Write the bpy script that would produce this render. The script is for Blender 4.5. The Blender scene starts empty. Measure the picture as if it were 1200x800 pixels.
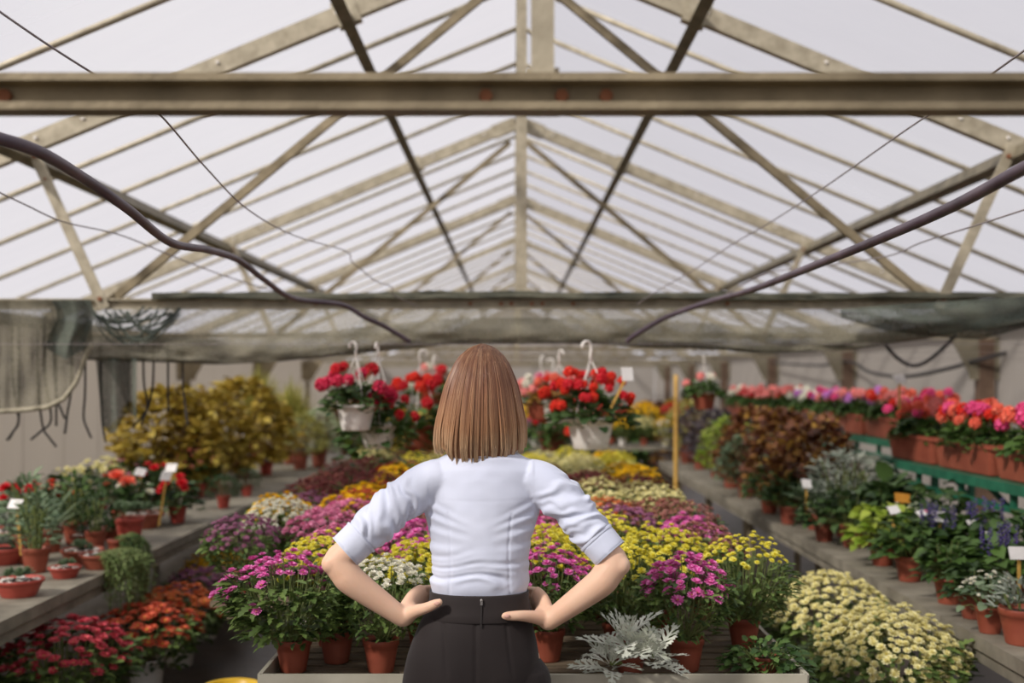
import bpy, math, random
from mathutils import Vector, Matrix, Euler, noise
import numpy as np

PI = math.pi
scene = bpy.context.scene
COL = scene.collection
FPX = 1333.0            # focal length in pixels of a 1200 px wide frame (40 mm on 36 mm)
EYE = 1.55
VPX, VPY = 602.0, 446.0


def P(px, py, Y):
    """a point of the place at depth Y seen at a pixel of the photograph"""
    return Vector(((px - VPX) / FPX * Y, Y, EYE - (py - VPY) / FPX * Y))


def XZ(px, Y):
    return (px - VPX) / FPX * Y


# ------------------------------------------------------------------ colours and materials
def lin(c):
    out = []
    for v in c[:3]:
        v = v / 255.0
        out.append(v / 12.92 if v <= 0.04045 else ((v + 0.055) / 1.055) ** 2.4)
    return (out[0], out[1], out[2], 1.0)


def new_mat(name):
    m = bpy.data.materials.new(name)
    m.use_nodes = True
    nt = m.node_tree
    for n in list(nt.nodes):
        nt.nodes.remove(n)
    out = nt.nodes.new('ShaderNodeOutputMaterial')
    return m, nt, out


def mat(name, c1, c2=None, scale=8.0, rough=0.6, metallic=0.0, bump=0.0, bscale=60.0, spec=0.4,
        island=False, translucent=0.0, detail=4.0, stretch=None, c3=None, sheen=0.0, contrast=(0.3, 0.7)):
    """procedural principled material: c1..c2 mixed by noise, or per loose petal/leaf (island)"""
    m, nt, out = new_mat(name)
    N, L = nt.nodes, nt.links
    b = N.new('ShaderNodeBsdfPrincipled')
    b.inputs['Roughness'].default_value = rough
    b.inputs['Metallic'].default_value = metallic
    b.inputs['Specular IOR Level'].default_value = spec
    if sheen:
        b.inputs['Sheen Weight'].default_value = sheen
    col_sock = None
    tc = N.new('ShaderNodeTexCoord')
    vec = tc.outputs['Object']
    if stretch:
        mp = N.new('ShaderNodeMapping')
        mp.inputs['Scale'].default_value = stretch
        L.new(vec, mp.inputs['Vector'])
        vec = mp.outputs['Vector']
    if c2 is None:
        b.inputs['Base Color'].default_value = lin(c1)
        base_for_tr = lin(c1)
    else:
        ramp = N.new('ShaderNodeValToRGB')
        ramp.color_ramp.elements[0].position = contrast[0]
        ramp.color_ramp.elements[1].position = contrast[1]
        ramp.color_ramp.elements[0].color = lin(c1)
        ramp.color_ramp.elements[1].color = lin(c2)
        if c3 is not None:
            e = ramp.color_ramp.elements.new(0.5 * (contrast[0] + contrast[1]))
            e.color = lin(c3)
        if island:
            g = N.new('ShaderNodeNewGeometry')
            ramp.color_ramp.elements[0].position = 0.0
            ramp.color_ramp.elements[-1].position = 1.0
            L.new(g.outputs['Random Per Island'], ramp.inputs['Fac'])
        else:
            nz = N.new('ShaderNodeTexNoise')
            nz.inputs['Scale'].default_value = scale
            nz.inputs['Detail'].default_value = detail
            L.new(vec, nz.inputs['Vector'])
            L.new(nz.outputs['Fac'], ramp.inputs['Fac'])
        col_sock = ramp.outputs['Color']
        L.new(col_sock, b.inputs['Base Color'])
    if bump > 0:
        nb = N.new('ShaderNodeTexNoise')
        nb.inputs['Scale'].default_value = bscale
        nb.inputs['Detail'].default_value = 5.0
        L.new(vec, nb.inputs['Vector'])
        bp = N.new('ShaderNodeBump')
        bp.inputs['Strength'].default_value = bump
        bp.inputs['Distance'].default_value = 0.01
        L.new(nb.outputs['Fac'], bp.inputs['Height'])
        L.new(bp.outputs['Normal'], b.inputs['Normal'])
    sh = b.outputs['BSDF']
    if translucent > 0:
        t = N.new('ShaderNodeBsdfTranslucent')
        if col_sock is not None:
            L.new(col_sock, t.inputs['Color'])
        else:
            t.inputs['Color'].default_value = lin(c1)
        mx = N.new('ShaderNodeMixShader')
        mx.inputs['Fac'].default_value = translucent
        L.new(sh, mx.inputs[1])
        L.new(t.outputs['BSDF'], mx.inputs[2])
        sh = mx.outputs['Shader']
    L.new(sh, out.inputs['Surface'])
    return m


def film_mat(name, clear, tint, body, milk=0.35, folds=(1.0, 1.0, 1.0)):
    """milky plastic film: part clear, part light-scattering"""
    m, nt, out = new_mat(name)
    N, L = nt.nodes, nt.links
    tr = N.new('ShaderNodeBsdfTransparent')
    tr.inputs['Color'].default_value = lin(tint)
    tl = N.new('ShaderNodeBsdfTranslucent')
    tl.inputs['Color'].default_value = lin(body)
    df = N.new('ShaderNodeBsdfDiffuse')
    df.inputs['Color'].default_value = lin(body)
    tc = N.new('ShaderNodeTexCoord')
    mp = N.new('ShaderNodeMapping')
    mp.inputs['Scale'].default_value = folds
    nz = N.new('ShaderNodeTexNoise')
    nz.inputs['Scale'].default_value = 1.0
    nz.inputs['Detail'].default_value = 4.0
    L.new(tc.outputs['Object'], mp.inputs['Vector'])
    L.new(mp.outputs['Vector'], nz.inputs['Vector'])
    bp = N.new('ShaderNodeBump')
    bp.inputs['Strength'].default_value = 0.6
    bp.inputs['Distance'].default_value = 0.05
    L.new(nz.outputs['Fac'], bp.inputs['Height'])
    L.new(bp.outputs['Normal'], df.inputs['Normal'])
    L.new(bp.outputs['Normal'], tl.inputs['Normal'])
    m1 = N.new('ShaderNodeMixShader')
    m1.inputs['Fac'].default_value = milk
    L.new(tl.outputs['BSDF'], m1.inputs[1])
    L.new(df.outputs['BSDF'], m1.inputs[2])
    m2 = N.new('ShaderNodeMixShader')
    mr = N.new('ShaderNodeMapRange')
    mr.inputs['From Min'].default_value = 0.25
    mr.inputs['From Max'].default_value = 0.75
    mr.inputs['To Min'].default_value = max(0.0, clear - 0.06)
    mr.inputs['To Max'].default_value = min(1.0, clear + 0.06)
    L.new(nz.outputs['Fac'], mr.inputs['Value'])
    if clear <= 0:
        mr.inputs['To Max'].default_value = 0.0
    L.new(mr.outputs['Result'], m2.inputs['Fac'])
    L.new(m1.outputs['Shader'], m2.inputs[1])
    L.new(tr.outputs['BSDF'], m2.inputs[2])
    L.new(m2.outputs['Shader'], out.inputs['Surface'])
    return m


def net_mat(name, c1, c2, cover=0.75):
    m, nt, out = new_mat(name)
    N, L = nt.nodes, nt.links
    tc = N.new('ShaderNodeTexCoord')
    df = N.new('ShaderNodeBsdfPrincipled')
    df.inputs['Roughness'].default_value = 0.75
    nz = N.new('ShaderNodeTexNoise')
    nz.inputs['Scale'].default_value = 5.0
    L.new(tc.outputs['Object'], nz.inputs['Vector'])
    rp = N.new('ShaderNodeValToRGB')
    rp.color_ramp.elements[0].position = 0.35
    rp.color_ramp.elements[1].position = 0.65
    rp.color_ramp.elements[0].color = lin(c1)
    rp.color_ramp.elements[1].color = lin(c2)
    L.new(nz.outputs['Fac'], rp.inputs['Fac'])
    L.new(rp.outputs['Color'], df.inputs['Base Color'])
    tr = N.new('ShaderNodeBsdfTransparent')
    # woven yarns: fine bands across both directions, with loose and tight areas
    mp = N.new('ShaderNodeMapping')
    mp.inputs['Scale'].default_value = (90, 90, 260)
    n2 = N.new('ShaderNodeTexNoise')
    n2.inputs['Scale'].default_value = 1.0
    n2.inputs['Detail'].default_value = 2.0
    L.new(tc.outputs['Object'], mp.inputs['Vector'])
    L.new(mp.outputs['Vector'], n2.inputs['Vector'])
    mr = N.new('ShaderNodeMapRange')
    mr.inputs['From Min'].default_value = 0.35
    mr.inputs['From Max'].default_value = 0.65
    mr.inputs['To Min'].default_value = cover - 0.3
    mr.inputs['To Max'].default_value = min(1.0, cover + 0.3)
    L.new(n2.outputs['Fac'], mr.inputs['Value'])
    mx = N.new('ShaderNodeMixShader')
    L.new(mr.outputs['Result'], mx.inputs['Fac'])
    L.new(tr.outputs['BSDF'], mx.inputs[1])
    L.new(df.outputs['BSDF'], mx.inputs[2])
    L.new(mx.outputs['Shader'], out.inputs['Surface'])
    return m


# ------------------------------------------------------------------ mesh building
class MB:
    def __init__(self):
        self.v, self.f, self.m = [], [], []

    def add(self, vs, fs, mi=0):
        b = len(self.v)
        self.v.extend(tuple(p) for p in vs)
        for f in fs:
            self.f.append(tuple(i + b for i in f))
            self.m.append(mi)

    def box(self, c, s, rot=None, mi=0):
        hx, hy, hz = s[0] / 2, s[1] / 2, s[2] / 2
        vs = [Vector((x, y, z)) for z in (-hz, hz) for y in (-hy, hy) for x in (-hx, hx)]
        if rot is not None:
            vs = [rot @ p for p in vs]
        c = Vector(c)
        vs = [p + c for p in vs]
        self.add(vs, [(0, 2, 3, 1), (4, 5, 7, 6), (0, 1, 5, 4), (2, 6, 7, 3), (0, 4, 6, 2), (1, 3, 7, 5)], mi)

    def bar(self, p0, p1, w, h, up=(0, 0, 1), mi=0, off=(0, 0)):
        """straight rectangular bar from p0 to p1; h along up, w across"""
        p0, p1 = Vector(p0), Vector(p1)
        d = (p1 - p0).normalized()
        s = d.cross(Vector(up)).normalized()
        u = s.cross(d).normalized()
        o = s * off[0] + u * off[1]
        r = []
        for p in (p0, p1):
            for a, b in ((-1, -1), (1, -1), (1, 1), (-1, 1)):
                r.append(p + o + s * (a * w / 2) + u * (b * h / 2))
        self.add(r, [(3, 2, 1, 0), (4, 5, 6, 7), (0, 1, 5, 4), (1, 2, 6, 5), (2, 3, 7, 6), (3, 0, 4, 7)], mi)

    def channel(self, p0, p1, w, h, t, up=(0, 0, 1), side=1, mi=0):
        """C-section steel: a web with two flanges pointing to one side"""
        self.bar(p0, p1, t, h, up, mi, (-side * (w / 2 - t / 2), 0))
        self.bar(p0, p1, w - t, t, up, mi, (side * t / 2, h / 2 - t / 2))
        self.bar(p0, p1, w - t, t, up, mi, (side * t / 2, -h / 2 + t / 2))

    def tube(self, pts, r, n=8, cap=True, mi=0, flat=1.0, upv=None):
        pts = [Vector(p) for p in pts]
        if not isinstance(r, (list, tuple)):
            r = [r] * len(pts)
        b = len(self.v)
        prev = None
        for i, p in enumerate(pts):
            a = pts[max(0, i - 1)]
            c = pts[min(len(pts) - 1, i + 1)]
            d = (c - a)
            d = d.normalized() if d.length > 1e-9 else Vector((0, 0, 1))
            if prev is None:
                ref = Vector(upv) if upv is not None else (Vector((0, 0, 1)) if abs(d.z) < 0.9 else Vector((1, 0, 0)))
            else:
                ref = prev
            s = d.cross(ref)
            if s.length < 1e-6:
                s = d.cross(Vector((0, 1, 0.3)))
            s.normalize()
            u = s.cross(d).normalized()
            prev = u
            rr = r[i]
            ra, rb = rr if isinstance(rr, (list, tuple)) else (rr, rr * flat)
            for k in range(n):
                t = 2 * PI * k / n
                self.v.append(tuple(p + s * (math.cos(t) * ra) + u * (math.sin(t) * rb)))
        for i in range(len(pts) - 1):
            for k in range(n):
                k2 = (k + 1) % n
                self.f.append((b + i * n + k, b + i * n + k2, b + (i + 1) * n + k2, b + (i + 1) * n + k))
                self.m.append(mi)
        if cap:
            self.f.append(tuple(b + k for k in reversed(range(n))))
            self.m.append(mi)
            e = b + (len(pts) - 1) * n
            self.f.append(tuple(e + k for k in range(n)))
            self.m.append(mi)

    def lathe(self, prof, n=24, c=(0, 0, 0), mi=0, capb=True, capt=False, sx=1.0, sy=1.0):
        b = len(self.v)
        for (r, z) in prof:
            for k in range(n):
                t = 2 * PI * k / n
                self.v.append((c[0] + r * math.cos(t) * sx, c[1] + r * math.sin(t) * sy, c[2] + z))
        for i in range(len(prof) - 1):
            for k in range(n):
                k2 = (k + 1) % n
                self.f.append((b + i * n + k, b + i * n + k2, b + (i + 1) * n + k2, b + (i + 1) * n + k))
                self.m.append(mi)
        if capb:
            self.f.append(tuple(b + k for k in reversed(range(n))))
            self.m.append(mi)
        if capt:
            e = b + (len(prof) - 1) * n
            self.f.append(tuple(e + k for k in range(n)))
            self.m.append(mi)

    def ball(self, c, r, seg=10, rings=7, mi=0, rot=None):
        if not isinstance(r, (list, tuple)):
            r = (r, r, r)
        vs, fs = [], []
        for i in range(rings + 1):
            th = PI * i / rings
            for k in range(seg):
                ph = 2 * PI * k / seg
                p = Vector((r[0] * math.sin(th) * math.cos(ph), r[1] * math.sin(th) * math.sin(ph), r[2] * math.cos(th)))
                if rot is not None:
                    p = rot @ p
                vs.append(p + Vector(c))
        for i in range(rings):
            for k in range(seg):
                k2 = (k + 1) % seg
                fs.append((i * seg + k, (i + 1) * seg + k, (i + 1) * seg + k2, i * seg + k2))
        self.add(vs, fs, mi)

    def loft(self, rings, cap=True, mi=0):
        n = len(rings[0])
        b = len(self.v)
        for r in rings:
            self.v.extend(tuple(p) for p in r)
        for i in range(len(rings) - 1):
            for k in range(n):
                k2 = (k + 1) % n
                self.f.append((b + i * n + k, b + i * n + k2, b + (i + 1) * n + k2, b + (i + 1) * n + k))
                self.m.append(mi)
        if cap:
            self.f.append(tuple(b + k for k in reversed(range(n))))
            self.m.append(mi)
            e = b + (len(rings) - 1) * n
            self.f.append(tuple(e + k for k in range(n)))
            self.m.append(mi)

    def mesh(self, name, mats=(), smooth=True):
        me = bpy.data.meshes.new(name)
        me.from_pydata(self.v, [], self.f)
        for m in mats:
            me.materials.append(m)
        if len(self.m):
            me.polygons.foreach_set('material_index', self.m)
            if smooth:
                me.polygons.foreach_set('use_smooth', [True] * len(self.m))
        me.update()
        return me

    def build(self, name, mats, parent=None, smooth=False, loc=(0, 0, 0)):
        if not isinstance(mats, (list, tuple)):
            mats = [mats]
        return obj(name, self.mesh(name, mats, smooth), parent, loc)


def obj(name, me, parent=None, loc=(0, 0, 0), mats=None):
    o = bpy.data.objects.new(name, me)
    COL.objects.link(o)
    o.location = loc
    if parent is not None:
        o.parent = parent
    if mats:
        for i, m in enumerate(mats):
            if i < len(o.material_slots):
                o.material_slots[i].link = 'OBJECT'
                o.material_slots[i].material = m
    return o


def thing(name, label, cat, loc=(0, 0, 0), rz=0.0, group=None, scale=1.0):
    o = bpy.data.objects.new(name, None)
    o.empty_display_size = 0.1
    COL.objects.link(o)
    o.location = loc
    o.rotation_euler = (0, 0, rz)
    o.scale = (scale, scale, scale) if not isinstance(scale, (tuple, list)) else scale
    return tag(o, label, cat, group)


def tag(o, label=None, cat=None, group=None, kind=None):
    if label:
        o['label'] = label
    if cat:
        o['category'] = cat
    if group:
        o['group'] = group
    if kind:
        o['kind'] = kind
    return o


def struct(o):
    o['kind'] = 'structure'
    return o


def catmull(pts, sub=6):
    """smooth curve through points; every point may be a Vector or a tuple of floats"""
    P0 = [np.array(p, dtype=float) for p in pts]
    out = []
    for i in range(len(P0) - 1):
        a = P0[max(0, i - 1)]
        b = P0[i]
        c = P0[i + 1]
        d = P0[min(len(P0) - 1, i + 2)]
        for k in range(sub):
            t = k / sub
            out.append(0.5 * ((2 * b) + (-a + c) * t + (2 * a - 5 * b + 4 * c - d) * t * t + (-a + 3 * b - 3 * c + d) * t ** 3))
    out.append(P0[-1])
    return out


def interp(tbl, x):
    """piecewise linear table [(x, v...)] sorted by x"""
    if x <= tbl[0][0]:
        return tbl[0][1:]
    for a, b in zip(tbl, tbl[1:]):
        if x <= b[0]:
            t = (x - a[0]) / (b[0] - a[0])
            return tuple(p + (q - p) * t for p, q in zip(a[1:], b[1:]))
    return tbl[-1][1:]


def remesh(mb, voxel, smooth=4, factor=0.5):
    """weld overlapping closed shells into one continuous skin"""
    me = mb.mesh('weld', (), False)
    o = bpy.data.objects.new('weld', me)
    COL.objects.link(o)
    r = o.modifiers.new('r', 'REMESH')
    r.mode = 'VOXEL'
    r.voxel_size = voxel
    r.use_smooth_shade = True
    if smooth:
        s = o.modifiers.new('s', 'SMOOTH')
        s.iterations = smooth
        s.factor = factor
    bpy.context.view_layer.update()
    dg = bpy.context.evaluated_depsgraph_get()
    out = bpy.data.meshes.new_from_object(o.evaluated_get(dg))
    bpy.data.objects.remove(o)
    bpy.data.meshes.remove(me)
    out.polygons.foreach_set('use_smooth', [True] * len(out.polygons))
    return out


ORD = ['zeroth', 'first', 'second', 'third', 'fourth', 'fifth', 'sixth', 'seventh', 'eighth', 'ninth', 'tenth',
       'eleventh', 'twelfth', 'thirteenth', 'fourteenth', 'fifteenth', 'sixteenth', 'seventeenth', 'eighteenth',
       'nineteenth', 'twentieth']

SKY_A = (0.85, 0.83, 0.89)
SKY_B = (0.98, 0.97, 0.99)
SKY_STRENGTH = 1.0
SUN_ENERGY = 6.2
SUN_DIR = (0.62, 0.55, -0.62)
EXPOSURE = 0.0

# ------------------------------------------------------------------ the greenhouse
CX = 0.046                       # ridge line
HALF = 4.78                      # half width
RIDGE = 4.16
SLOPE = 0.415
TIE = 2.0
TY = [1.79] + [6.67 + 4.7 * i for i in range(7)]     # truss positions
YN, YF = -7.0, 39.0

M_steel = mat('galvanised_steel', (158, 148, 126), (194, 184, 160), scale=14, rough=0.5, metallic=0.25, bump=0.12, bscale=120)
M_steel_dark = mat('dark_shaded_steel', (104, 97, 80), (138, 130, 110), scale=10, rough=0.55, metallic=0.3, bump=0.15, bscale=90)  # darker copy of the steel: purlins' shade put into the colour; dark knee plates too
M_steel_brown = mat('weathered_steel', (120, 108, 84), (160, 146, 118), scale=9, rough=0.55, metallic=0.25, bump=0.2, bscale=70)
M_rust = mat('rust', (120, 70, 44), (150, 100, 70), scale=30, rough=0.8)
M_film = film_mat('roof_film', 0.60, (232, 231, 234), (186, 185, 188), 0.3, (0.5, 1.6, 0.5))
M_wall = film_mat('wall_film', 0.0, (240, 236, 230), (200, 194, 186), 0.4, (0.6, 2.2, 0.35))
M_floor = mat('earth_floor', (40, 30, 23), (74, 58, 46), scale=1.6, rough=0.38, bump=0.35, bscale=9, spec=0.5)
M_concrete = mat('weathered_bench', (108, 102, 88), (146, 139, 122), scale=7, rough=0.75, bump=0.2, bscale=40)
M_wood = mat('grey_wood', (86, 74, 58), (128, 112, 90), scale=3, rough=0.8, bump=0.25, bscale=30, stretch=(3, 30, 30))
M_board = mat('grey_board', (168, 163, 144), (196, 191, 172), scale=5, rough=0.6, bump=0.05, bscale=60)
M_post = mat('brown_post', (78, 60, 48), (112, 90, 72), scale=6, rough=0.75, bump=0.2, bscale=40)
M_green = mat('green_paint', (26, 84, 62), (44, 112, 84), scale=9, rough=0.45, bump=0.08, bscale=80)
M_black = mat('dark_rubber', (30, 27, 28), (50, 46, 46), scale=12, rough=0.55)
M_hose = mat('purple_grey_hose', (72, 58, 70), (104, 90, 98), scale=7, rough=0.42)
M_wire = mat('thin_wire', (136, 126, 126), (158, 148, 146), scale=20, rough=0.5, metallic=0.3)
M_net = net_mat('shade_net', (92, 88, 72), (128, 122, 102), 0.8)
M_net_open = net_mat('open_net', (96, 94, 78), (132, 126, 108), 0.5)
M_net_green = net_mat('green_net', (54, 62, 54), (86, 94, 82), 0.84)
M_rope = mat('pale_rope', (150, 142, 120), (182, 174, 152), scale=60, rough=0.85)
M_white = mat('white_plastic', (226, 220, 210), (238, 233, 224), scale=6, rough=0.45)

# floor
mb = MB()
mb.box((0, 16, -0.05), (70, 110, 0.1))
struct(mb.build('floor', M_floor))

# walls
mb = MB()
for i in range(46):
    y0 = YN + i
    mb.box((CX - HALF - 0.02, y0 + 0.5, 1.09), (0.02, 0.995, 2.18))
struct(mb.build('wall_left', M_wall))
mb = MB()
for i in range(46):
    y0 = YN + i
    mb.box((CX + HALF + 0.02, y0 + 0.5, 1.09), (0.02, 0.995, 2.18))
struct(mb.build('wall_right', M_wall))
mb = MB()
a, b = CX - HALF, CX + HALF
zt = RIDGE - SLOPE * HALF + 0.05
mb.add([(a, YF, 0), (b, YF, 0), (b, YF, zt), (CX, YF, RIDGE + 0.05), (a, YF, zt),
        (a, YF + .02, 0), (b, YF + .02, 0), (b, YF + .02, zt), (CX, YF + .02, RIDGE + 0.05), (a, YF + .02, zt)],
       [(0, 1, 2, 3, 4), (9, 8, 7, 6, 5), (0, 5, 6, 1), (1, 6, 7, 2), (2, 7, 8, 3), (3, 8, 9, 4), (4, 9, 5, 0)])
struct(mb.build('wall_end', M_wall))

# roof: film over glazing bars, purlins and a ridge piece
mb = MB()
for s in (-1, 1):
    for i in range(23):
        y0 = YN + 2 * i
        p = []
        for z_off in (0.075, 0.08):
            for (xx, yy) in ((0, y0), (0, y0 + 2), (HALF + 0.15, y0 + 2), (HALF + 0.15, y0)):
                p.append((CX + s * xx, yy, RIDGE - SLOPE * xx + z_off))
        mb.add(p[:4], [(0, 1, 2, 3)])
ceil = struct(mb.build('ceiling', M_film))


def rz_(xx, dz=0.0):
    return RIDGE - SLOPE * xx + dz


bar_y = []
for i in range(len(TY) - 1):
    n = 5
    for k in range(1, n):
        bar_y.append(TY[i] + (TY[i + 1] - TY[i]) * k / n)
bar_y += [TY[0] - 1.0, TY[0] - 2.0]
for y in bar_y:
    for s in (-1, 1):
        m2 = MB()
        p0 = Vector((CX + s * 0.02, y, rz_(0.02, 0.045)))
        p1 = Vector((CX + s * HALF, y, rz_(HALF, 0.045)))
        m2.tube([p0, p0.lerp(p1, .5), p1], 0.019, 8)
        m2.build('glazing_bar', M_steel, ceil, True)
for s in (-1, 1):
    for xx, hh, ww in ((1.02, 0.09, 0.055), (2.9, 0.085, 0.055), (4.7, 0.09, 0.06)):
        m2 = MB()
        up = Vector((s * SLOPE, 0, 1)).normalized()
        q = Vector((CX + s * xx, 0, rz_(xx, -0.085)))
        m2.channel(q + Vector((0, YN, 0)), q + Vector((0, YF, 0)), ww, hh, 0.008, up, s)
        m2.bar(q + Vector((0, YN, 0)), q + Vector((0, YF, 0)), ww * 1.3, 0.012, up, 0, (0, -hh / 2))
        m2.build('purlin', M_steel_dark, ceil)  # same steel as the trusses, darkened in colour to stand for shade
m2 = MB()
m2.bar((CX, YN, RIDGE + 0.0), (CX, YF, RIDGE + 0.0), 0.06, 0.1)
m2.build('ridge_beam', M_steel_dark, ceil)

# trusses
truss_lab = ['steel roof truss crossing overhead in front of the woman, its tie beam blurred',
             'steel roof truss with the bundled shade net along its tie beam',
             'first steel roof truss beyond the shade net', 'second steel roof truss beyond the shade net',
             'third steel roof truss beyond the shade net', 'fourth steel roof truss beyond the shade net',
             'fifth steel roof truss beyond the shade net', 'sixth steel roof truss beyond the shade net, nearest the end wall']


def bolt(m, p, r=0.012, ax=(0, -1, 0), mi=1):
    p, ax = Vector(p), Vector(ax)
    m.tube([p, p + ax * 0.012], r, 6, True, mi)


for i, y in enumerate(TY):
    t = thing('roof_truss', truss_lab[i], 'roof truss', (CX, y, TIE))
    xe = HALF - 0.05

    def L_(x, z, dy=0.0):
        return Vector((x, dy, z - TIE))
    near = i == 0
    m = MB()
    h = 0.057 if near else 0.062
    m.channel(L_(-xe, TIE), L_(xe, TIE), 0.05, h, 0.012, (0, 0, 1), 1)
    if near:
        for bx in (-0.09, 0.03, 0.1, 0.84, -0.85):
            bolt(m, L_(bx, TIE, 0.014), 0.011)
    else:
        for bx in (-.12, -.06, .06, .12, .3, -.3, 1.2, -1.2):
            bolt(m, L_(bx, TIE, -0.03), 0.012)
    m.build('tie_beam', [M_steel_brown if near else M_steel, M_rust], t)
    m = MB()
    kw = 0.036 if near else 0.062
    m.channel(L_(0, TIE + 0.02, 0.03), L_(0, RIDGE - 0.1, 0.03), 0.05, kw, 0.008, (1, 0, 0), 1)
    m.bar(L_(0, TIE - 0.026, 0.033), L_(0, TIE + 0.05, 0.033), 0.012, kw * 1.5, (1, 0, 0))
    m.build('king_post', M_steel, t)
    for s in (-1, 1):
        m = MB()
        p0, p1 = L_(s * 0.02, rz_(0.02, -0.03)), L_(s * xe, rz_(xe, -0.03))
        m.channel(p0, p1, 0.06, 0.105, 0.009, (0, 0, 1), -s)
        d = (p1 - p0).normalized()
        for dd in (0.35, 0.9, 1.15, 1.9, 2.75, 3.05, 3.9):
            bolt(m, p0 + d * dd + Vector((0, -0.03, 0.015)), 0.011)
        m.bar(p0 + d * 0.0, p0 + d * 0.25, 0.075, 0.13)
        m.bar(p0 + d * 1.02, p0 + d * 1.16, 0.075, 0.15)
        m.build('rafter', [M_steel, M_white], t)
        m = MB()
        q0, q1 = L_(s * 0.08, RIDGE - 0.22, 0.035), L_(s * 2.42, TIE + 0.02, 0.035)
        m.bar(q0, q1, 0.02, 0.05)
        m.bar(q0, q1, 0.035, 0.01, (0, 0, 1), 0, (0, -0.02))
        m.build('diagonal_brace', M_steel_brown, t)
        m = MB()
        q0, q1 = L_(s * 2.86, rz_(2.86, -0.06), -0.04), L_(s * 2.43, TIE - 0.03, -0.04)
        m.bar(q0, q1, 0.012, 0.062, (1, 0, 0))
        bolt(m, q0 + (q1 - q0) * 0.06 + Vector((0, -.006, 0)), 0.013)
        bolt(m, q0 + (q1 - q0) * 0.2 + Vector((0, -.006, 0)), 0.008)
        bolt(m, q1 + (q0 - q1) * 0.06 + Vector((0, -.006, 0)), 0.014)
        m.build('strut', [M_steel, M_rust], t)

# side posts below the trusses
for i, y in enumerate(TY):
    for s, side in ((1, 'coral geranium shelf'), (-1, 'yellow leafy shrubs')):
        if s < 0 and i < 3:
            continue
        if i < 2:
            continue
        k = i - 1
        if s > 0:
            lab = ('brown roof post behind the green shelf, %s one counted towards the end wall' % ORD[k])
        else:
            lab = ('grey roof post by the wall beyond the yellow leafy shrubs, %s towards the end wall' % ORD[k - 1])
        t = thing('roof_post', lab, 'post', (CX + s * (HALF - 0.12), y, 0))
        m = MB()
        w = 0.15 if s > 0 else 0.08
        m.box((0, 0, 0.985), (w, 0.12, 1.97))
        m.box((0, 0, 0.02), (w * 1.6, 0.2, 0.04))
        m.build('shaft', M_post if s > 0 else M_steel_brown, t)
        m = MB()   # knee plates either side of the post head
        for q in (-1, 1):
            z0, z1 = 1.56, 1.99
            w0, w1 = w / 2 + 0.09, 0.36
            x0 = q * w / 2 * 0.9
            vs = []
            for yy in (-0.05, -0.03):
                vs += [(x0, yy, z0), (q * w0, yy, z0), (q * w0, yy, z0 + .05), (q * w1, yy, z1), (x0, yy, z1)]
            fs = [(0, 1, 2, 3, 4), (9, 8, 7, 6, 5)] + [(a_, (a_ + 1) % 5, 5 + (a_ + 1) % 5, 5 + a_) for a_ in range(5)]
            m.add(vs, fs)
        m.build('knee_plate', M_steel_dark if s > 0 else M_steel_brown, t)

# ------------------------------------------------------------------ shade net along the second truss
YT = TY[1]
random.seed(5)


def drape(name, cols, rows_fn, m_, parent=None, nx=120, ny=14):
    """sheet hung in folds: rows_fn(u, v) -> point"""
    mb_ = MB()
    vs, fs = [], []
    for i in range(nx + 1):
        for j in range(ny + 1):
            vs.append(rows_fn(i / nx, j / ny))
    for i in range(nx):
        for j in range(ny):
            a_ = i * (ny + 1) + j
            fs.append((a_, a_ + 1, a_ + ny + 2, a_ + ny + 1))
    mb_.add(vs, fs)
    return mb_.build(name, m_, parent, True)


bot = [(100, 422), (160, 423), (250, 427), (330, 424), (420, 414), (520, 404), (600, 403), (700, 403), (800, 407),
       (900, 414), (1000, 409), (1080, 398), (1130, 388), (1205, 372)]
net = thing('hanging_shade_net', 'long dark shade net bundled and sagging along the cross truss beam', 'shade net', (0, YT, TIE))


def net_pt(u, v):
    px = 98 + u * (1260 - 98)
    yb = interp(bot, px)[0]
    top = 362
    py = top + (yb - top) * (v ** 0.9)
    bulge = 0.035 + 0.10 * math.sin(PI * min(1, v * 1.0)) + 0.08 * v
    n = noise.noise(Vector((px * 0.012, v * 3.0, 1.3)))
    n2 = noise.noise(Vector((px * 0.035, v * 7.0, 4.3)))
    Y = YT - bulge + 0.06 * n + 0.02 * n2
    q = P(px, py + 2.5 * n, Y)
    return (q.x, q.y - YT, q.z - TIE)


def net_pt_low(u, v):
    px = 98 + u * (1260 - 98)
    yb = interp(bot, px)[0]
    py = yb - 30 + 30 * math.sin(v * PI * 0.5)
    n = noise.noise(Vector((px * 0.01, v * 2.0, 7.3)))
    n2 = noise.noise(Vector((px * 0.04, v * 9.0, 2.3)))
    Y = YT - 0.19 - 0.05 * math.sin(v * PI) + 0.05 * n + 0.025 * n2
    q = P(px, py + 2 * n, Y)
    return (q.x, q.y - YT, q.z - TIE)


def net_pt_back(u, v):
    q = net_pt_low(u, 1.0)
    n = noise.noise(Vector((u * 14, v * 2.0, 17.3)))
    return (q[0], q[1] + v * 0.5, q[2] + 0.03 * math.sin(v * PI) * 0 + v * 0.06 + 0.03 * n * v)


drape('upper_fold', 1, net_pt, M_net_open, net, 150, 12)
drape('lower_fold', 1, net_pt_low, M_net, net, 150, 10)
drape('under_fold', 1, net_pt_back, M_net, net, 150, 6)
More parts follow.
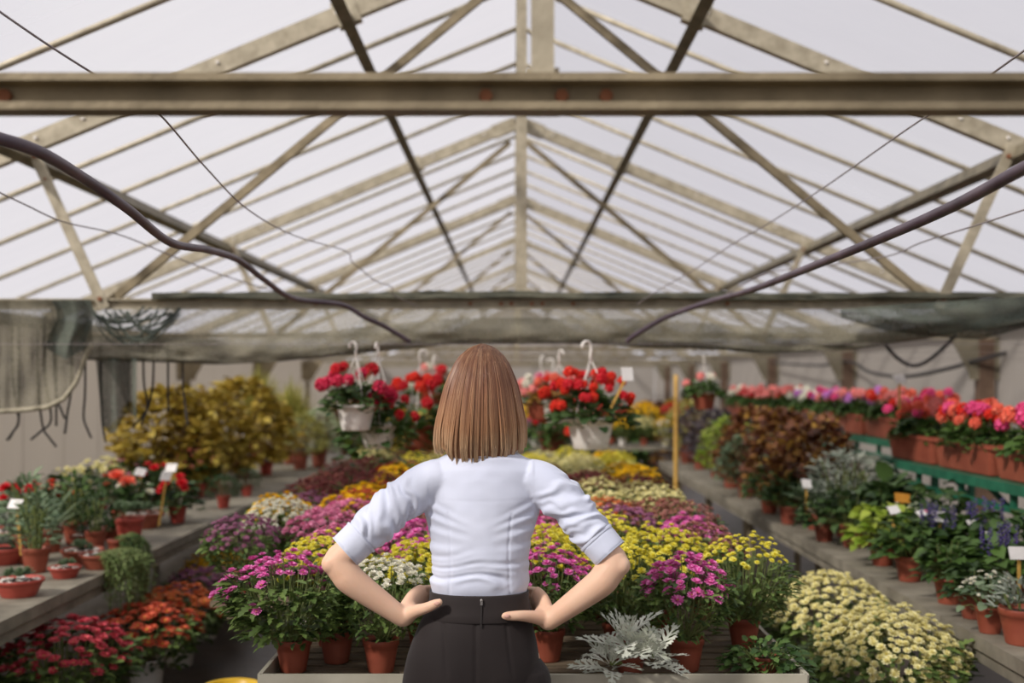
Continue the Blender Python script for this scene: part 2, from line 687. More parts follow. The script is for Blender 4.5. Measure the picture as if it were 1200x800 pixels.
# gathered roll lying along the beam
m = MB()
for k in range(5):
    pts = []
    for j in range(70):
        px = 178 + (1240 - 178) * j / 69
        n = noise.noise(Vector((px * 0.013, k * 3.7, 0.5)))
        n2 = noise.noise(Vector((px * 0.05, k * 1.7, 9.5)))
        q = P(px, 346.5 + 2.6 * n + (k - 2) * 1.1 + 1.2 * n2, YT - 0.02 - 0.012 * k)
        pts.append((q.x, q.y - YT, q.z - TIE))
    m.tube(pts, [0.012 * (0.75 + 0.5 * abs(noise.noise(Vector((j * .2, k, 3))))) for j in range(70)], 7)
m.build('gathered_roll', mat('net_roll', (58, 60, 50), (96, 94, 78), scale=9, rough=0.85, bump=0.4, bscale=50), net, True)
# fraying strands under the beam end
m = MB()
for k in range(16):
    x0, x1 = random.uniform(108, 150), random.uniform(160, 215)
    y0, y1 = random.uniform(362, 372), random.uniform(358, 368)
    sag = random.uniform(8, 46)
    pts = []
    for j in range(9):
        t_ = j / 8
        q = P(x0 + (x1 - x0) * t_, y0 + (y1 - y0) * t_ + sag * 4 * t_ * (1 - t_) * (1 - 0.3 * t_), YT - 0.26)
        pts.append((q.x, q.y - YT, q.z - TIE))
    m.tube(pts, random.uniform(0.004, 0.009), 5)
m.build('torn_strand', M_net_green, net, True)

# flap at the bench side, with a roped hem
flap = thing('hanging_net_flap', 'dark net flap with a pale rope hem at the left end of the beam', 'shade net', (0, YT, TIE))


def flap_pt(u, v):
    px = -40 + u * 148
    hem = interp([(-40, 484), (0, 482), (30, 480), (55, 477), (75, 467), (90, 447), (101, 415), (106, 405), (110, 400)], px)[0]
    py = 351 + (hem - 351) * v
    n = noise.noise(Vector((px * 0.03, v * 1.2, 3.1)))
    n2 = noise.noise(Vector((px * 0.09, v * 2.0, 8.1)))
    q = P(px, py, YT - 0.32 + 0.07 * n + 0.03 * n2)
    return (q.x, q.y - YT, q.z - TIE)


drape('net_sheet', 1, flap_pt, M_net, flap, 60, 24)
m = MB()
m.tube([flap_pt(k / 40, 1.0) for k in range(41)], 0.014, 8)
m.build('rope_hem', M_rope, flap, True)


def fold2(u, v):
    px = 60 + u * 45
    q = P(px + 6 * math.sin(v * 5), 351 + v * (70 - 25 * abs(u - .5)), YT - 0.40 + 0.04 * math.sin(u * 9))
    return (q.x, q.y - YT, q.z - TIE)


drape('net_overfold', 1, fold2, M_net_green, flap, 16, 12)
tail = thing('hanging_net_tail', 'torn grey net tail dangling below the beam beside the net flap', 'shade net', (0, YT, TIE))


def tail_pt(u, v):
    hw = 24 - 4 * v
    px = 136 + (u - 0.5) * 2 * hw + (4 * v)
    q = P(px, 420 + v * (76 + 12 * math.sin(u * 6)), YT - 0.2 + 0.08 * math.sin(u * 11) + 0.02 * v)
    return (q.x, q.y - YT, q.z - TIE)


def tail_pt2(u, v):
    px = 112 + u * 40 + 22 * v * (1 - u) * 1.1
    q = P(px, 416 + v * (30 + 40 * u), YT - 0.14 + 0.05 * math.sin(u * 9))
    return (q.x, q.y - YT, q.z - TIE)


drape('net_sheet', 1, tail_pt, M_net_green, tail, 30, 14)
drape('net_rag', 1, tail_pt2, M_net_open, tail, 20, 10)
rflap = thing('hanging_net_lump', 'heavy green-grey net lump draped at the right end of the beam', 'shade net', (0, YT, TIE))


def lump_pt(u, v):
    px = 985 + u * 260
    t0 = interp([(985, 362), (1060, 356), (1130, 352), (1200, 347), (1250, 345)], px)[0]
    b0 = interp([(985, 372), (1040, 388), (1110, 396), (1150, 398), (1200, 384), (1250, 375)], px)[0]
    n = noise.noise(Vector((px * 0.02, v * 3.0, 5.1)))
    q = P(px, t0 + (b0 - t0) * v, YT - 0.3 - 0.07 * math.sin(v * PI) + 0.06 * n)
    return (q.x, q.y - YT, q.z - TIE)


drape('net_sheet', 1, lump_pt, M_net_green, rflap, 50, 12)

# dark cords dangling from the net
cords = [(14, 405, 498, 8, -14), (22, 402, 497, 0, -12), (44, 405, 505, 6, 16), (52, 400, 497, 8, -24), (63, 400, 472, 4, 9), (66, 405, 505, 0, 0),
         (84, 430, 490, -5, -3), (100, 428, 495, -2, 9), (118, 425, 500, 2, 4), (168, 424, 480, 5, -8), (180, 424, 482, -6, -18),
         (197, 426, 488, 0, 0), (214, 427, 480, 3, 3)]
for k, (px, y0, y1, bend, hook) in enumerate(cords):
    m = MB()
    Yc = YT - 0.16 + 0.02 * (k % 3)
    pts = [P(px, y0 - 30, Yc), P(px, y0, Yc), P(px + bend * 0.2, (y0 + y1) / 2, Yc), P(px + bend, y1 - 6, Yc)]
    if hook:
        pts += [P(px + bend + hook * 0.5, y1 + 8, Yc - 0.02), P(px + bend + hook, y1 + 18, Yc - 0.03)]
    pts = [Vector(p) for p in catmull(pts, 4)]
    m.tube(pts, 0.0065, 6)
    o = m.build('hanging_twine', M_black, None, True)
    tag(o, 'thin dark cord dangling below the net, %s counted from the picture edge' % ORD[k + 1], 'string',
        'dark cords dangling from the net')

# ------------------------------------------------------------------ hoses and wires overhead


def strand(name, label, cat, pts, r, m_, n=10, sub=7, group=None):
    q = [P(a_, b_, c_) for (a_, b_, c_) in pts]
    mb_ = MB()
    mb_.tube([Vector(p) for p in catmull(q, sub)], r, n)
    o = mb_.build(name, m_, None, True)
    return tag(o, label, cat, group)


strand('hanging_hose', 'thick purple-grey hose winding down from the left edge to the net beam', 'hose',
       [(-60, 152, 2.1), (0, 163, 2.25), (50, 180, 2.4), (100, 210, 2.7), (150, 245, 3.0), (200, 284, 3.6), (245, 293, 4.1), (280, 305, 4.6), (310, 328, 5.1),
        (345, 350, 5.6), (400, 357, 6.05), (428, 372, 6.2), (450, 382, 6.3), (480, 400, 6.4)],
       0.0135, M_hose)
strand('hanging_hose', 'thick purple-grey hose running straight down from the right edge to the net beam', 'hose',
       [(1262, 168, 2.1), (1200, 197, 2.3), (1120, 240, 2.7), (1040, 276, 3.2), (960, 309, 3.9), (880, 340, 5.0), (830, 354, 5.8), (780, 372, 6.2), (745, 392, 6.35), (735, 400, 6.4)],
       0.0140, M_hose)
strand('hanging_wire', 'thin curling wire crossing under the roof above the thick left hose', 'wire',
       [(-20, 0, 2.6), (60, 55, 2.7), (140, 105, 2.85), (185, 132, 3.0), (240, 195, 3.6), (290, 245, 4.2), (345, 276, 5.0), (405, 294, 5.7), (412, 306, 5.8), (426, 318, 5.9), (442, 330, 6.0), (459, 336, 6.1), (462, 346, 6.2), (490, 359, 6.4)],
       0.0028, M_wire, 6)
strand('hanging_wire', 'thin slack wire below the thick left hose', 'wire',
       [(-20, 216, 4.0), (30, 240, 4.3), (75, 260, 4.6), (140, 275, 5.0), (200, 299, 5.4), (260, 322, 5.8), (330, 344, 6.3)],
       0.003, M_wire, 6)
strand('hanging_wire', 'thin wavy wire crossing under the roof above the thick right hose', 'wire',
       [(1240, 30, 2.7), (1150, 95, 3.0), (1065, 150, 3.6), (965, 220, 4.5), (900, 262, 5.2), (860, 285, 5.6), (810, 318, 6.1), (780, 335, 6.3), (745, 357, 6.45)],
       0.0028, M_wire, 6)
strand('hanging_wire', 'thin slack wire below the thick right hose', 'wire',
       [(1230, 236, 3.6), (1150, 262, 4.0), (1080, 284, 4.6), (1040, 300, 5.0), (960, 312, 5.6), (900, 320, 5.9), (850, 345, 6.3)],
       0.003, M_wire, 6)
strand('hanging_cable', 'black cable sagging between the two roof posts behind the geranium shelf', 'cable',
       [(1230, 402, 11.2), (1160, 418, 11.2), (1110, 432, 11.6), (1060, 441, 12.5), (1020, 436, 14.2), (996, 424, 15.7), (960, 428, 17), (906, 425, 20.4)],
       0.02, M_black, 8)
strand('hanging_cable', 'short black cable loop drooping below the net at the right', 'cable',
       [(1035, 400, 8.2), (1050, 418, 8.4), (1068, 428, 8.4), (1085, 424, 8.3), (1105, 408, 8.2), (1120, 392, 8.0)],
       0.014, M_black, 8)
# ------------------------------------------------------------------ plant meshes
def frame(d, up=(0, 0, 1)):
    d = Vector(d).normalized()
    s = d.cross(Vector(up))
    if s.length < 1e-4:
        s = d.cross(Vector((1, 0, 0)))
    s.normalize()
    n = s.cross(d).normalized()
    return d, s, n


def leaf(m, p, d, L, W, up=(0, 0, 1), droop=0.2, fold=0.25, shape='oval', mi=0, roll=0.0):
    d, s, n = frame(d, up)
    if roll:
        R = Matrix.Rotation(roll, 3, d)
        s, n = R @ s, R @ n
    p = Vector(p)
    if shape == 'oval':
        st = [(0.0, .06), (0.3, .9), (0.62, .85), (1.0, .03)]
    elif shape == 'round':
        st = [(0.0, .35), (0.22, 1.0), (0.65, 1.05), (0.93, .55), (1.0, .1)]
    elif shape == 'blade':
        st = [(0.0, .8), (0.35, 1.0), (0.7, .6), (1.0, .02)]
    elif shape == 'lobed':
        st = [(0.0, .12), (0.18, .45), (0.3, .95), (0.4, .45), (0.55, .9), (0.66, .4), (0.8, .6), (1.0, .05)]
    else:
        st = [(0.0, .1), (0.45, 1.0), (1.0, .05)]
    vs = []
    for (t, w) in st:
        c = p + d * (L * t) - n * (droop * L * t * t)
        lift = n * (fold * w * W * 0.5)
        vs += [c - s * (w * W * .5) + lift, c, c + s * (w * W * .5) + lift]
    fs = []
    for i in range(len(st) - 1):
        a = i * 3
        fs += [(a, a + 1, a + 4, a + 3), (a + 1, a + 2, a + 5, a + 4)]
    m.add(vs, fs, mi)


def petal(m, p, d, L, W, up, curl=0.1, mi=0):
    d, s, n = frame(d, up)
    p = Vector(p)
    a = p + d * (L * .5) + n * (curl * L * .35)
    b = p + d * L + n * (curl * L)
    m.add([p - s * W * .15, p + s * W * .15, a - s * W * .5, a + s * W * .5, b - s * W * .28, b + s * W * .28],
          [(0, 1, 3, 2), (2, 3, 5, 4)], mi)


def daisy(m, p, nrm, r, rnd, np_=11, rings=2, cup=0.2, mi=0, mc=1):
    nrm, s, u = frame(nrm, (0.13, 0.2, 0.97) if abs(nrm[2]) < 0.9 else (1, 0, 0.1))
    p = Vector(p)
    for k in range(rings):
        off = rnd.random() * 6
        for i in range(np_ - 2 * k):
            a = off + 2 * PI * i / (np_ - 2 * k)
            radial = s * math.cos(a) + u * math.sin(a)
            el = cup + 0.55 * k + rnd.uniform(-.12, .12)
            d = radial * math.cos(el) + nrm * math.sin(el)
            petal(m, p + radial * r * .12 + nrm * (r * .06 * k), d, r * (0.92 - .25 * k) * rnd.uniform(.88, 1.1), r * .42, nrm, 0.05, mi)
    # eye
    vs = [p + nrm * r * .3]
    for i in range(6):
        a = 2 * PI * i / 6
        vs.append(p + (s * math.cos(a) + u * math.sin(a)) * r * .22 + nrm * r * .14)
    m.add(vs, [(0, 1 + i, 1 + (i + 1) % 6) for i in range(6)], mc)


def button(m, p, nrm, r, rnd, mi=0):
    """small tight pompom bloom"""
    nrm, s, u = frame(nrm, (0.13, 0.2, 0.97) if abs(nrm[2]) < 0.9 else (1, 0, 0.1))
    p = Vector(p)
    for k, (n_, el, L) in enumerate(((8, 0.1, 1.0), (7, 0.65, .85), (4, 1.2, .7))):
        off = rnd.random() * 6
        for i in range(n_):
            a = off + 2 * PI * i / n_
            radial = s * math.cos(a) + u * math.sin(a)
            d = radial * math.cos(el) + nrm * math.sin(el)
            petal(m, p + radial * r * .1, d, r * L, r * .62, nrm, 0.12, mi)


def rose(m, p, nrm, r, rnd, mi=0):
    """full cupped double bloom (begonia, small rose)"""
    nrm, s, u = frame(nrm, (0.13, 0.2, 0.97) if abs(nrm[2]) < 0.9 else (1, 0, 0.1))
    p = Vector(p)
    for k, (n_, el, L, W) in enumerate(((6, 0.15, 1.0, .95), (5, 0.6, .85, .85), (4, 1.0, .66, .7), (3, 1.35, .5, .5))):
        off = rnd.random() * 6
        for i in range(n_):
            a = off + 2 * PI * i / n_
            radial = s * math.cos(a) + u * math.sin(a)
            d = radial * math.cos(el) + nrm * math.sin(el)
            petal(m, p, d, r * L, r * W, nrm, 0.3, mi)


def floret_ball(m, c, r, rnd, n=20, fr=None, mi=0):
    """rounded geranium head of five-petalled florets"""
    fr = fr or r * .5
    c = Vector(c)
    for i in range(n):
        z = 1 - 1.55 * (i + .5) / n
        a = i * 2.39996 + rnd.uniform(-.2, .2)
        q = math.sqrt(max(0, 1 - z * z))
        nv = Vector((q * math.cos(a), q * math.sin(a), z))
        nrm, s, u = frame(nv, (0.3, 0.1, 0.9) if abs(nv.z) < .9 else (1, 0, 0))
        p = c + nv * (r * rnd.uniform(.72, 1.0))
        o = rnd.random() * 6
        for k in range(5):
            t = o + 2 * PI * k / 5
            rad = s * math.cos(t) + u * math.sin(t)
            petal(m, p, rad * .95 + nrm * .35, fr, fr * .85, nrm, 0.1, mi)


GOLD = PI * (3 - math.sqrt(5))


def dome_pts(seed, n, R, zc, Hd, lo=82, jit=.12):
    rnd = random.Random(seed)
    out = []
    zmin = math.cos(math.radians(lo))
    for i in range(n):
        cz = 1 - (1 - zmin) * (i + .5) / n
        a = i * GOLD + rnd.uniform(-jit, jit) * 2
        q = math.sqrt(1 - cz * cz)
        k = 1 + rnd.uniform(-jit, jit * .5)
        nv = Vector((q * math.cos(a), q * math.sin(a), cz))
        p = Vector((nv.x * R * k, nv.y * R * k, zc + nv.z * Hd * k + rnd.uniform(-.008, .008)))
        nn = Vector((nv.x * .7 + rnd.uniform(-.3, .3), nv.y * .7 + rnd.uniform(-.3, .3), nv.z + .55)).normalized()
        out.append((p, nn))
    return out


def mum_foliage(seed, R=.17, z0=.1, zc=.21, Hd=.14, nleaf=640, nstem=34, L=.037, W=.022, shape='lobed'):
    rnd = random.Random(seed)
    m = MB()
    for (p, nn) in dome_pts(seed + 1, nstem, R * .93, zc, Hd * .95, 88, .1):
        b = Vector((rnd.uniform(-.03, .03), rnd.uniform(-.03, .03), z0 - .015))
        mid = Vector((p.x * .72, p.y * .72, b.z + (p.z - b.z) * .5))
        m.tube([Vector(q) for q in catmull([b, mid, p], 3)], [.0028, .0026, .0024, .0022, .002, .0018, .0015], 4, False, 1)
    for i in range(nleaf):
        t = rnd.random() ** .8
        a = rnd.random() * 2 * PI
        # goblet profile: narrow at the pot, widest near the top
        rr = R * (0.60 + 0.38 * math.sin(min(1, t * 1.15) * PI / 2)) * (rnd.uniform(.55, 1.0) ** .5)
        top = zc + Hd * .86 * math.sqrt(max(0, 1 - (rr / R * .97) ** 2)) if rr < R else zc
        z = z0 + (top - z0) * t
        p = Vector((rr * math.cos(a), rr * math.sin(a), z))
        d = Vector((math.cos(a + rnd.uniform(-.9, .9)), math.sin(a + rnd.uniform(-.9, .9)), rnd.uniform(-.25, .75)))
        k = rnd.uniform(.7, 1.25)
        leaf(m, p, d, L * k, W * k, (0, 0, 1), rnd.uniform(0, .5), .3, shape, 0, rnd.uniform(-.5, .5))
    return m.mesh('mum_foliage', (None, None), True)


def mum_blooms(seed, kind, n, r, R=.17, zc=.21, Hd=.15, lo=82, keep=None):
    rnd = random.Random(seed)
    m = MB()
    for (p, nn) in dome_pts(seed, n, R, zc, Hd, lo):
        if keep and not keep(p, rnd):
            continue
        k = r * rnd.uniform(.75, 1.15)
        if kind == 'daisy':
            daisy(m, p, nn, k, rnd)
        elif kind == 'button':
            button(m, p, nn, k, rnd)
        else:
            rose(m, p, nn, k, rnd)
    return m.mesh('mum_blooms', (None, None), False)


def pot_mesh(r=.055, h=.1, taper=.74, rim=.02, soil=True, n=28, thick=.004, saucer=False):
    m = MB()
    rb = r * taper
    rim_r = r * 1.06
    prof = [(rb * .96, 0.0), (rb, .004)]
    for k in range(1, 5):
        t = k / 4
        prof.append((rb + (r - rb) * t * .98, .004 + (h - rim - .004) * t))
    prof += [(rim_r, h - rim + .002), (rim_r * 1.01, h - .003), (rim_r, h), (rim_r - thick, h), (r - thick, h - rim)]
    m.lathe(prof, n, mi=0)
    if soil:
        zs = h - rim * .8
        m.lathe([(r - thick * .5, zs), (r * .6, zs + .006), (0.002, zs + .009)], n, mi=1, capb=False)
    return m.mesh('pot', (None, None), True)


def geranium_foliage(seed, R=.2, z0=.0, H=.2, n=150, L=.055, hang=.0, squash=1.0, shape='round', stems=True):
    """mound of round leaves, some hanging over the rim"""
    rnd = random.Random(seed)
    m = MB()
    for i in range(n):
        a = rnd.random() * 2 * PI
        rr = R * math.sqrt(rnd.random())
        e = rr / R
        z = z0 + H * math.sqrt(max(0, 1 - e * e)) * rnd.uniform(.35, 1.0)
        if e > .75:
            z -= hang * rnd.random() * (e - .75) * 4
        p = Vector((rr * math.cos(a), rr * math.sin(a) * squash, z))
        d = Vector((math.cos(a) * (.4 + e) + rnd.uniform(-.5, .5), math.sin(a) * (.4 + e) + rnd.uniform(-.5, .5), rnd.uniform(-.2, .9)))
        k = rnd.uniform(.65, 1.2)
        leaf(m, p, d, L * k, L * .95 * k, (0, 0, 1), rnd.uniform(.1, .6), .25, shape, 0, rnd.uniform(-.5, .5))
        if stems and i % 3 == 0:
            m.tube([(p.x * .25, p.y * .25, z0 - .02), (p.x * .7, p.y * .7, (z0 + p.z) * .5 + .01), p], .0022, 4, False, 1)
    return m.mesh('geranium_foliage', (None, None), True)


def shrub_foliage(seed, R=.4, H=.75, z0=.1, n=900, L=.07, W=.05, shape='round', loose=.12, up=.4, stems=20):
    rnd = random.Random(seed)
    m = MB()
    for i in range(n):
        t = rnd.random()
        a = rnd.random() * 2 * PI
        prof = math.sin(PI * (0.12 + .86 * t) ** .8) ** .6
        lump = 1 + .28 * noise.noise(Vector((math.cos(a) * 1.5, math.sin(a) * 1.5, t * 3 + seed)))
        rr = R * prof * lump * (rnd.uniform(.55, 1.0) ** .6) * (1 + rnd.uniform(-loose, loose))
        z = z0 + (H - z0) * t * (1 + rnd.uniform(-loose, loose) * .5)
        p = Vector((rr * math.cos(a), rr * math.sin(a), z))
        d = Vector((math.cos(a) + rnd.uniform(-.8, .8), math.sin(a) + rnd.uniform(-.8, .8), up + rnd.uniform(-.6, .6)))
        k = rnd.uniform(.6, 1.25)
        leaf(m, p, d, L * k, W * k, (0, 0, 1), rnd.uniform(0, .5), .25, shape, 0, rnd.uniform(-.7, .7))
    for i in range(stems):
        a = rnd.random() * 2 * PI
        q = rnd.uniform(.2, .75) * R
        zt = H * rnd.uniform(.6, .95)
        m.tube([(0.02 * math.cos(a), .02 * math.sin(a), z0 - .05), (q * .5 * math.cos(a), q * .5 * math.sin(a), zt * .5), (q * math.cos(a), q * math.sin(a), zt)],
               .005, 5, False, 1)
    return m.mesh('shrub_foliage', (None, None), True)


def grass_tuft(seed, R=.25, H=.6, n=260, W=.008, z0=.08, lean=1.0):
    rnd = random.Random(seed)
    m = MB()
    for i in range(n):
        a = rnd.random() * 2 * PI
        q = rnd.random() ** .6
        h = H * rnd.uniform(.6, 1.05)
        b = Vector((rnd.gauss(0, .03), rnd.gauss(0, .03), z0))
        tip = Vector((R * q * math.cos(a) * lean, R * q * math.sin(a) * lean, z0 + h * (1 - .35 * q)))
        mid = b.lerp(tip, .5) + Vector((0, 0, h * .16))
        s = Vector((-math.sin(a), math.cos(a), 0)) * W * .5
        m.add([b - s, b + s, mid - s * 1.1, mid + s * 1.1, tip], [(0, 1, 3, 2), (2, 3, 4)], 0)
    return m.mesh('grass_blades', (None, None), True)


def spikes(seed, n=14, R=.08, H=.2, z0=.12, r=.012):
    """upright flower spikes"""
    rnd = random.Random(seed)
    m = MB()
    for i in range(n):
        a = rnd.random() * 2 * PI
        q = R * math.sqrt(rnd.random())
        b = Vector((q * math.cos(a), q * math.sin(a), z0))
        d = Vector((b.x * 1.2, b.y * 1.2, 1)).normalized()
        h = H * rnd.uniform(.6, 1)
        for k in range(26):
            t = k / 26
            aa = k * GOLD
            s = Vector((math.cos(aa), math.sin(aa), .5))
            petal(m, b + d * (h * (.25 + .75 * t)), s, r * (1.3 - .7 * t), r * .9, (0, 0, 1), .2, 0)
        m.tube([b, b + d * h], .0015, 4, False, 1)
    return m.mesh('flower_spikes', (None, None), False)


def rosette(m, c, r, rnd, layers=4, n=8, el0=.25, W=.5, mi=0):
    c = Vector(c)
    for k in range(layers):
        t = k / max(1, layers - 1)
        o = rnd.random() * 6
        for i in range(n):
            a = o + 2 * PI * i / n
            el = el0 + t * 1.0
            d = Vector((math.cos(a) * math.cos(el), math.sin(a) * math.cos(el), math.sin(el)))
            leaf(m, c + Vector((0, 0, .006 * k)), d, r * (1 - .45 * t), r * W * (1 - .3 * t), (0, 0, 1), -.15, .35, 'oval', mi)


def succulent_group(seed, n=5, R=.06, r=.045):
    rnd = random.Random(seed)
    m = MB()
    for i in range(n):
        a = 2 * PI * i / n + rnd.random()
        q = R * (0 if i == 0 else rnd.uniform(.5, .9))
        rosette(m, (q * math.cos(a), q * math.sin(a), rnd.uniform(0, .03)), r * rnd.uniform(.7, 1.1), rnd, 4, 8)
    return m.mesh('succulent_rosettes', (None,), True)


def aloe(seed, n=22, L=.2, W=.022):
    rnd = random.Random(seed)
    m = MB()
    for i in range(n):
        a = i * GOLD
        el = rnd.uniform(.5, 1.35)
        d = Vector((math.cos(a) * math.cos(el), math.sin(a) * math.cos(el), math.sin(el)))
        leaf(m, (.012 * math.cos(a), .012 * math.sin(a), 0), d, L * rnd.uniform(.65, 1.1), W, (0, 0, 1), .15, .6, 'blade', 0)
    return m.mesh('pointed_leaves', (None,), True)


def trailing(seed, n=70, R=.09, drop=.35, side=(1, 0)):
    """strings of small leaves tumbling over one side of a pot"""
    rnd = random.Random(seed)
    m = MB()
    sx, sy = side
    for i in range(n):
        along = rnd.uniform(-1, 1)
        dl = drop * rnd.uniform(.35, 1) * (1 - .35 * abs(along))
        out = rnd.uniform(.75, 1.5)
        p0 = Vector((-sy * along * R * .5, sx * along * R * .5, .0))
        p1 = Vector((sx * R * .7 - sy * along * R, sy * R * .7 + sx * along * R, rnd.uniform(.0, .03)))
        p2 = Vector((sx * R * out * 1.15 - sy * along * R * 1.2, sy * R * out * 1.15 + sx * along * R * 1.2, -.04))
        p3 = p2 + Vector((rnd.uniform(-.01, .01), rnd.uniform(-.02, .02), -dl))
        pts = [Vector(q) for q in catmull([p0, p1, p2, p3], 5)]
        m.tube(pts, .0014, 3, False, 1)
        for k, q in enumerate(pts[6:]):
            for _ in range(2):
                a = rnd.random() * 6.28
                leaf(m, q, (math.cos(a), math.sin(a), rnd.uniform(-.8, .3)), .025, .009, (0, 0, 1), .2, .3, 'simple', 0)
    return m.mesh('trailing_stems', (None, None), True)


def pebbles(seed, n=40, R=.08):
    rnd = random.Random(seed)
    m = MB()
    for i in range(n):
        a = rnd.random() * 6.28
        q = R * math.sqrt(rnd.random())
        k = rnd.uniform(.008, .014)
        m.ball((q * math.cos(a), q * math.sin(a), k * .4), (k, k * rnd.uniform(.7, 1), k * .7), 6, 4)
    return m.mesh('pebbles', (None,), True)


def dusty_leaf(m, p, d, L, W, up, droop, mi=0, teeth=5):
    """deeply cut silver leaf: a broad midrib with toothed side lobes"""
    d, s, n = frame(d, up)
    p = Vector(p)

    def at(t, w):
        return p + d * (L * t) - n * (droop * L * t * t) + s * w + n * (abs(w) * .25)
    vs, fs = [], []
    N = 9
    for i in range(N + 1):
        t = i / N
        w = W * (.04 + .035 * math.sin(PI * min(1, t * 1.1)))
        vs += [at(t, -w), at(t, w)]
    for i in range(N):
        fs.append((2 * i, 2 * i + 1, 2 * i + 3, 2 * i + 2))
    m.add(vs, fs, mi)
    for i in range(teeth):
        t = .24 + .66 * i / (teeth - 1)
        wl = W * .52 * (math.sin(PI * (.22 + .68 * i / (teeth - 1))) ** .8)
        for sg in (-1, 1):
            # lobe: broad stalk ending in three blunt teeth
            b0, b1 = at(t - .05, sg * W * .05), at(t + .045, sg * W * .05)
            t2 = t + .11
            c0, c1 = at(t2 - .045, sg * wl * .55), at(t2 + .04, sg * wl * .5)
            e = [at(t2 - .02, sg * wl * .98), at(t2 + .035, sg * wl * .82), at(t2 + .075, sg * wl * 1.06), at(t2 + .10, sg * wl * .78), at(t2 + .145, sg * wl * .86), at(t2 + .085, sg * wl * .52)]
            m.add([b0, b1, c1, c0] + e, [(0, 3, 2, 1), (3, 4, 5, 2), (2, 5, 6, 7), (2, 7, 8, 9)], mi)
    e = [at(.97, -W * .06), at(.97, W * .06), at(1.03, W * .17), at(1.07, W * .05), at(1.12, 0), at(1.07, -W * .05), at(1.03, -W * .17)]
    m.add(e, [(0, 1, 2, 3), (0, 3, 4), (0, 4, 5), (0, 5, 6)], mi)


# shared mesh library -------------------------------------------------------------
G1 = mat('leaf_green', (44, 70, 32), (92, 122, 56), island=True, rough=0.5, translucent=0.22)
G_dark = mat('leaf_dark', (40, 62, 34), (80, 106, 54), island=True, rough=0.5, translucent=0.18)
G_mum = mat('leaf_mum', (60, 84, 40), (120, 142, 72), island=True, rough=0.55, translucent=0.2)
G_blue = mat('leaf_bluish', (82, 106, 76), (138, 156, 120), island=True, rough=0.55, translucent=0.15)
G_lime = mat('leaf_lime', (120, 150, 40), (186, 200, 84), island=True, rough=0.5, translucent=0.3)
G_olive = mat('leaf_olive', (136, 118, 38), (210, 190, 88), island=True, rough=0.5, translucent=0.3, c3=(166, 138, 56))
G_yell = mat('leaf_straw', (142, 142, 62), (198, 190, 110), island=True, rough=0.55, translucent=0.3)
G_pale = mat('leaf_pale', (150, 164, 120), (196, 204, 164), island=True, rough=0.55, translucent=0.25)
G_bronze = mat('leaf_bronze', (88, 54, 42), (186, 146, 66), island=True, rough=0.5, translucent=0.25, c3=(128, 80, 52))
G_plum = mat('leaf_plum', (52, 44, 50), (108, 98, 104), island=True, rough=0.55, translucent=0.12)
G_silver = mat('leaf_silver', (178, 184, 166), (216, 218, 202), island=True, rough=0.8, translucent=0.12, sheen=0.3)
G_grey = mat('leaf_grey', (112, 124, 108), (166, 172, 156), island=True, rough=0.7, translucent=0.12)
G_rustm = mat('heath_rust', (104, 64, 48), (146, 96, 72), island=True, rough=0.7)
M_stem = mat('stem', (96, 112, 58), (122, 130, 76), scale=30, rough=0.6)
M_stem_w = mat('woody_stem', (92, 72, 50), (122, 98, 70), scale=30, rough=0.75)
M_soil = mat('soil', (38, 28, 22), (66, 50, 40), scale=60, rough=0.95, bump=0.6, bscale=200)
M_pebble = mat('pebble', (206, 200, 186), (236, 232, 222), island=True, rough=0.6)
M_terra = mat('terracotta_plastic', (140, 68, 50), (160, 86, 64), scale=8, rough=0.5, bump=0.04)
M_terra_d = mat('brown_plastic', (132, 66, 50), (152, 84, 64), scale=8, rough=0.5, bump=0.04)
M_red_pot = mat('red_plastic', (164, 66, 56), (186, 86, 72), scale=8, rough=0.45)
M_black_pot = mat('black_plastic', (34, 30, 28), (54, 48, 44), scale=8, rough=0.5)
M_cream_pot = mat('cream_plastic', (228, 222, 212), (242, 238, 230), scale=6, rough=0.5)
M_eye_y = mat('flower_eye_yellow', (214, 170, 50), (232, 196, 84), scale=60, rough=0.7)
M_eye_d = mat('flower_eye_dark', (150, 90, 60), (190, 130, 80), scale=60, rough=0.7)


def pmat(name, a, b, eye=None, tr=0.2):
    return [mat('petal_' + name, a, b, island=True, rough=0.6, translucent=tr, spec=0.25), eye or M_eye_y]


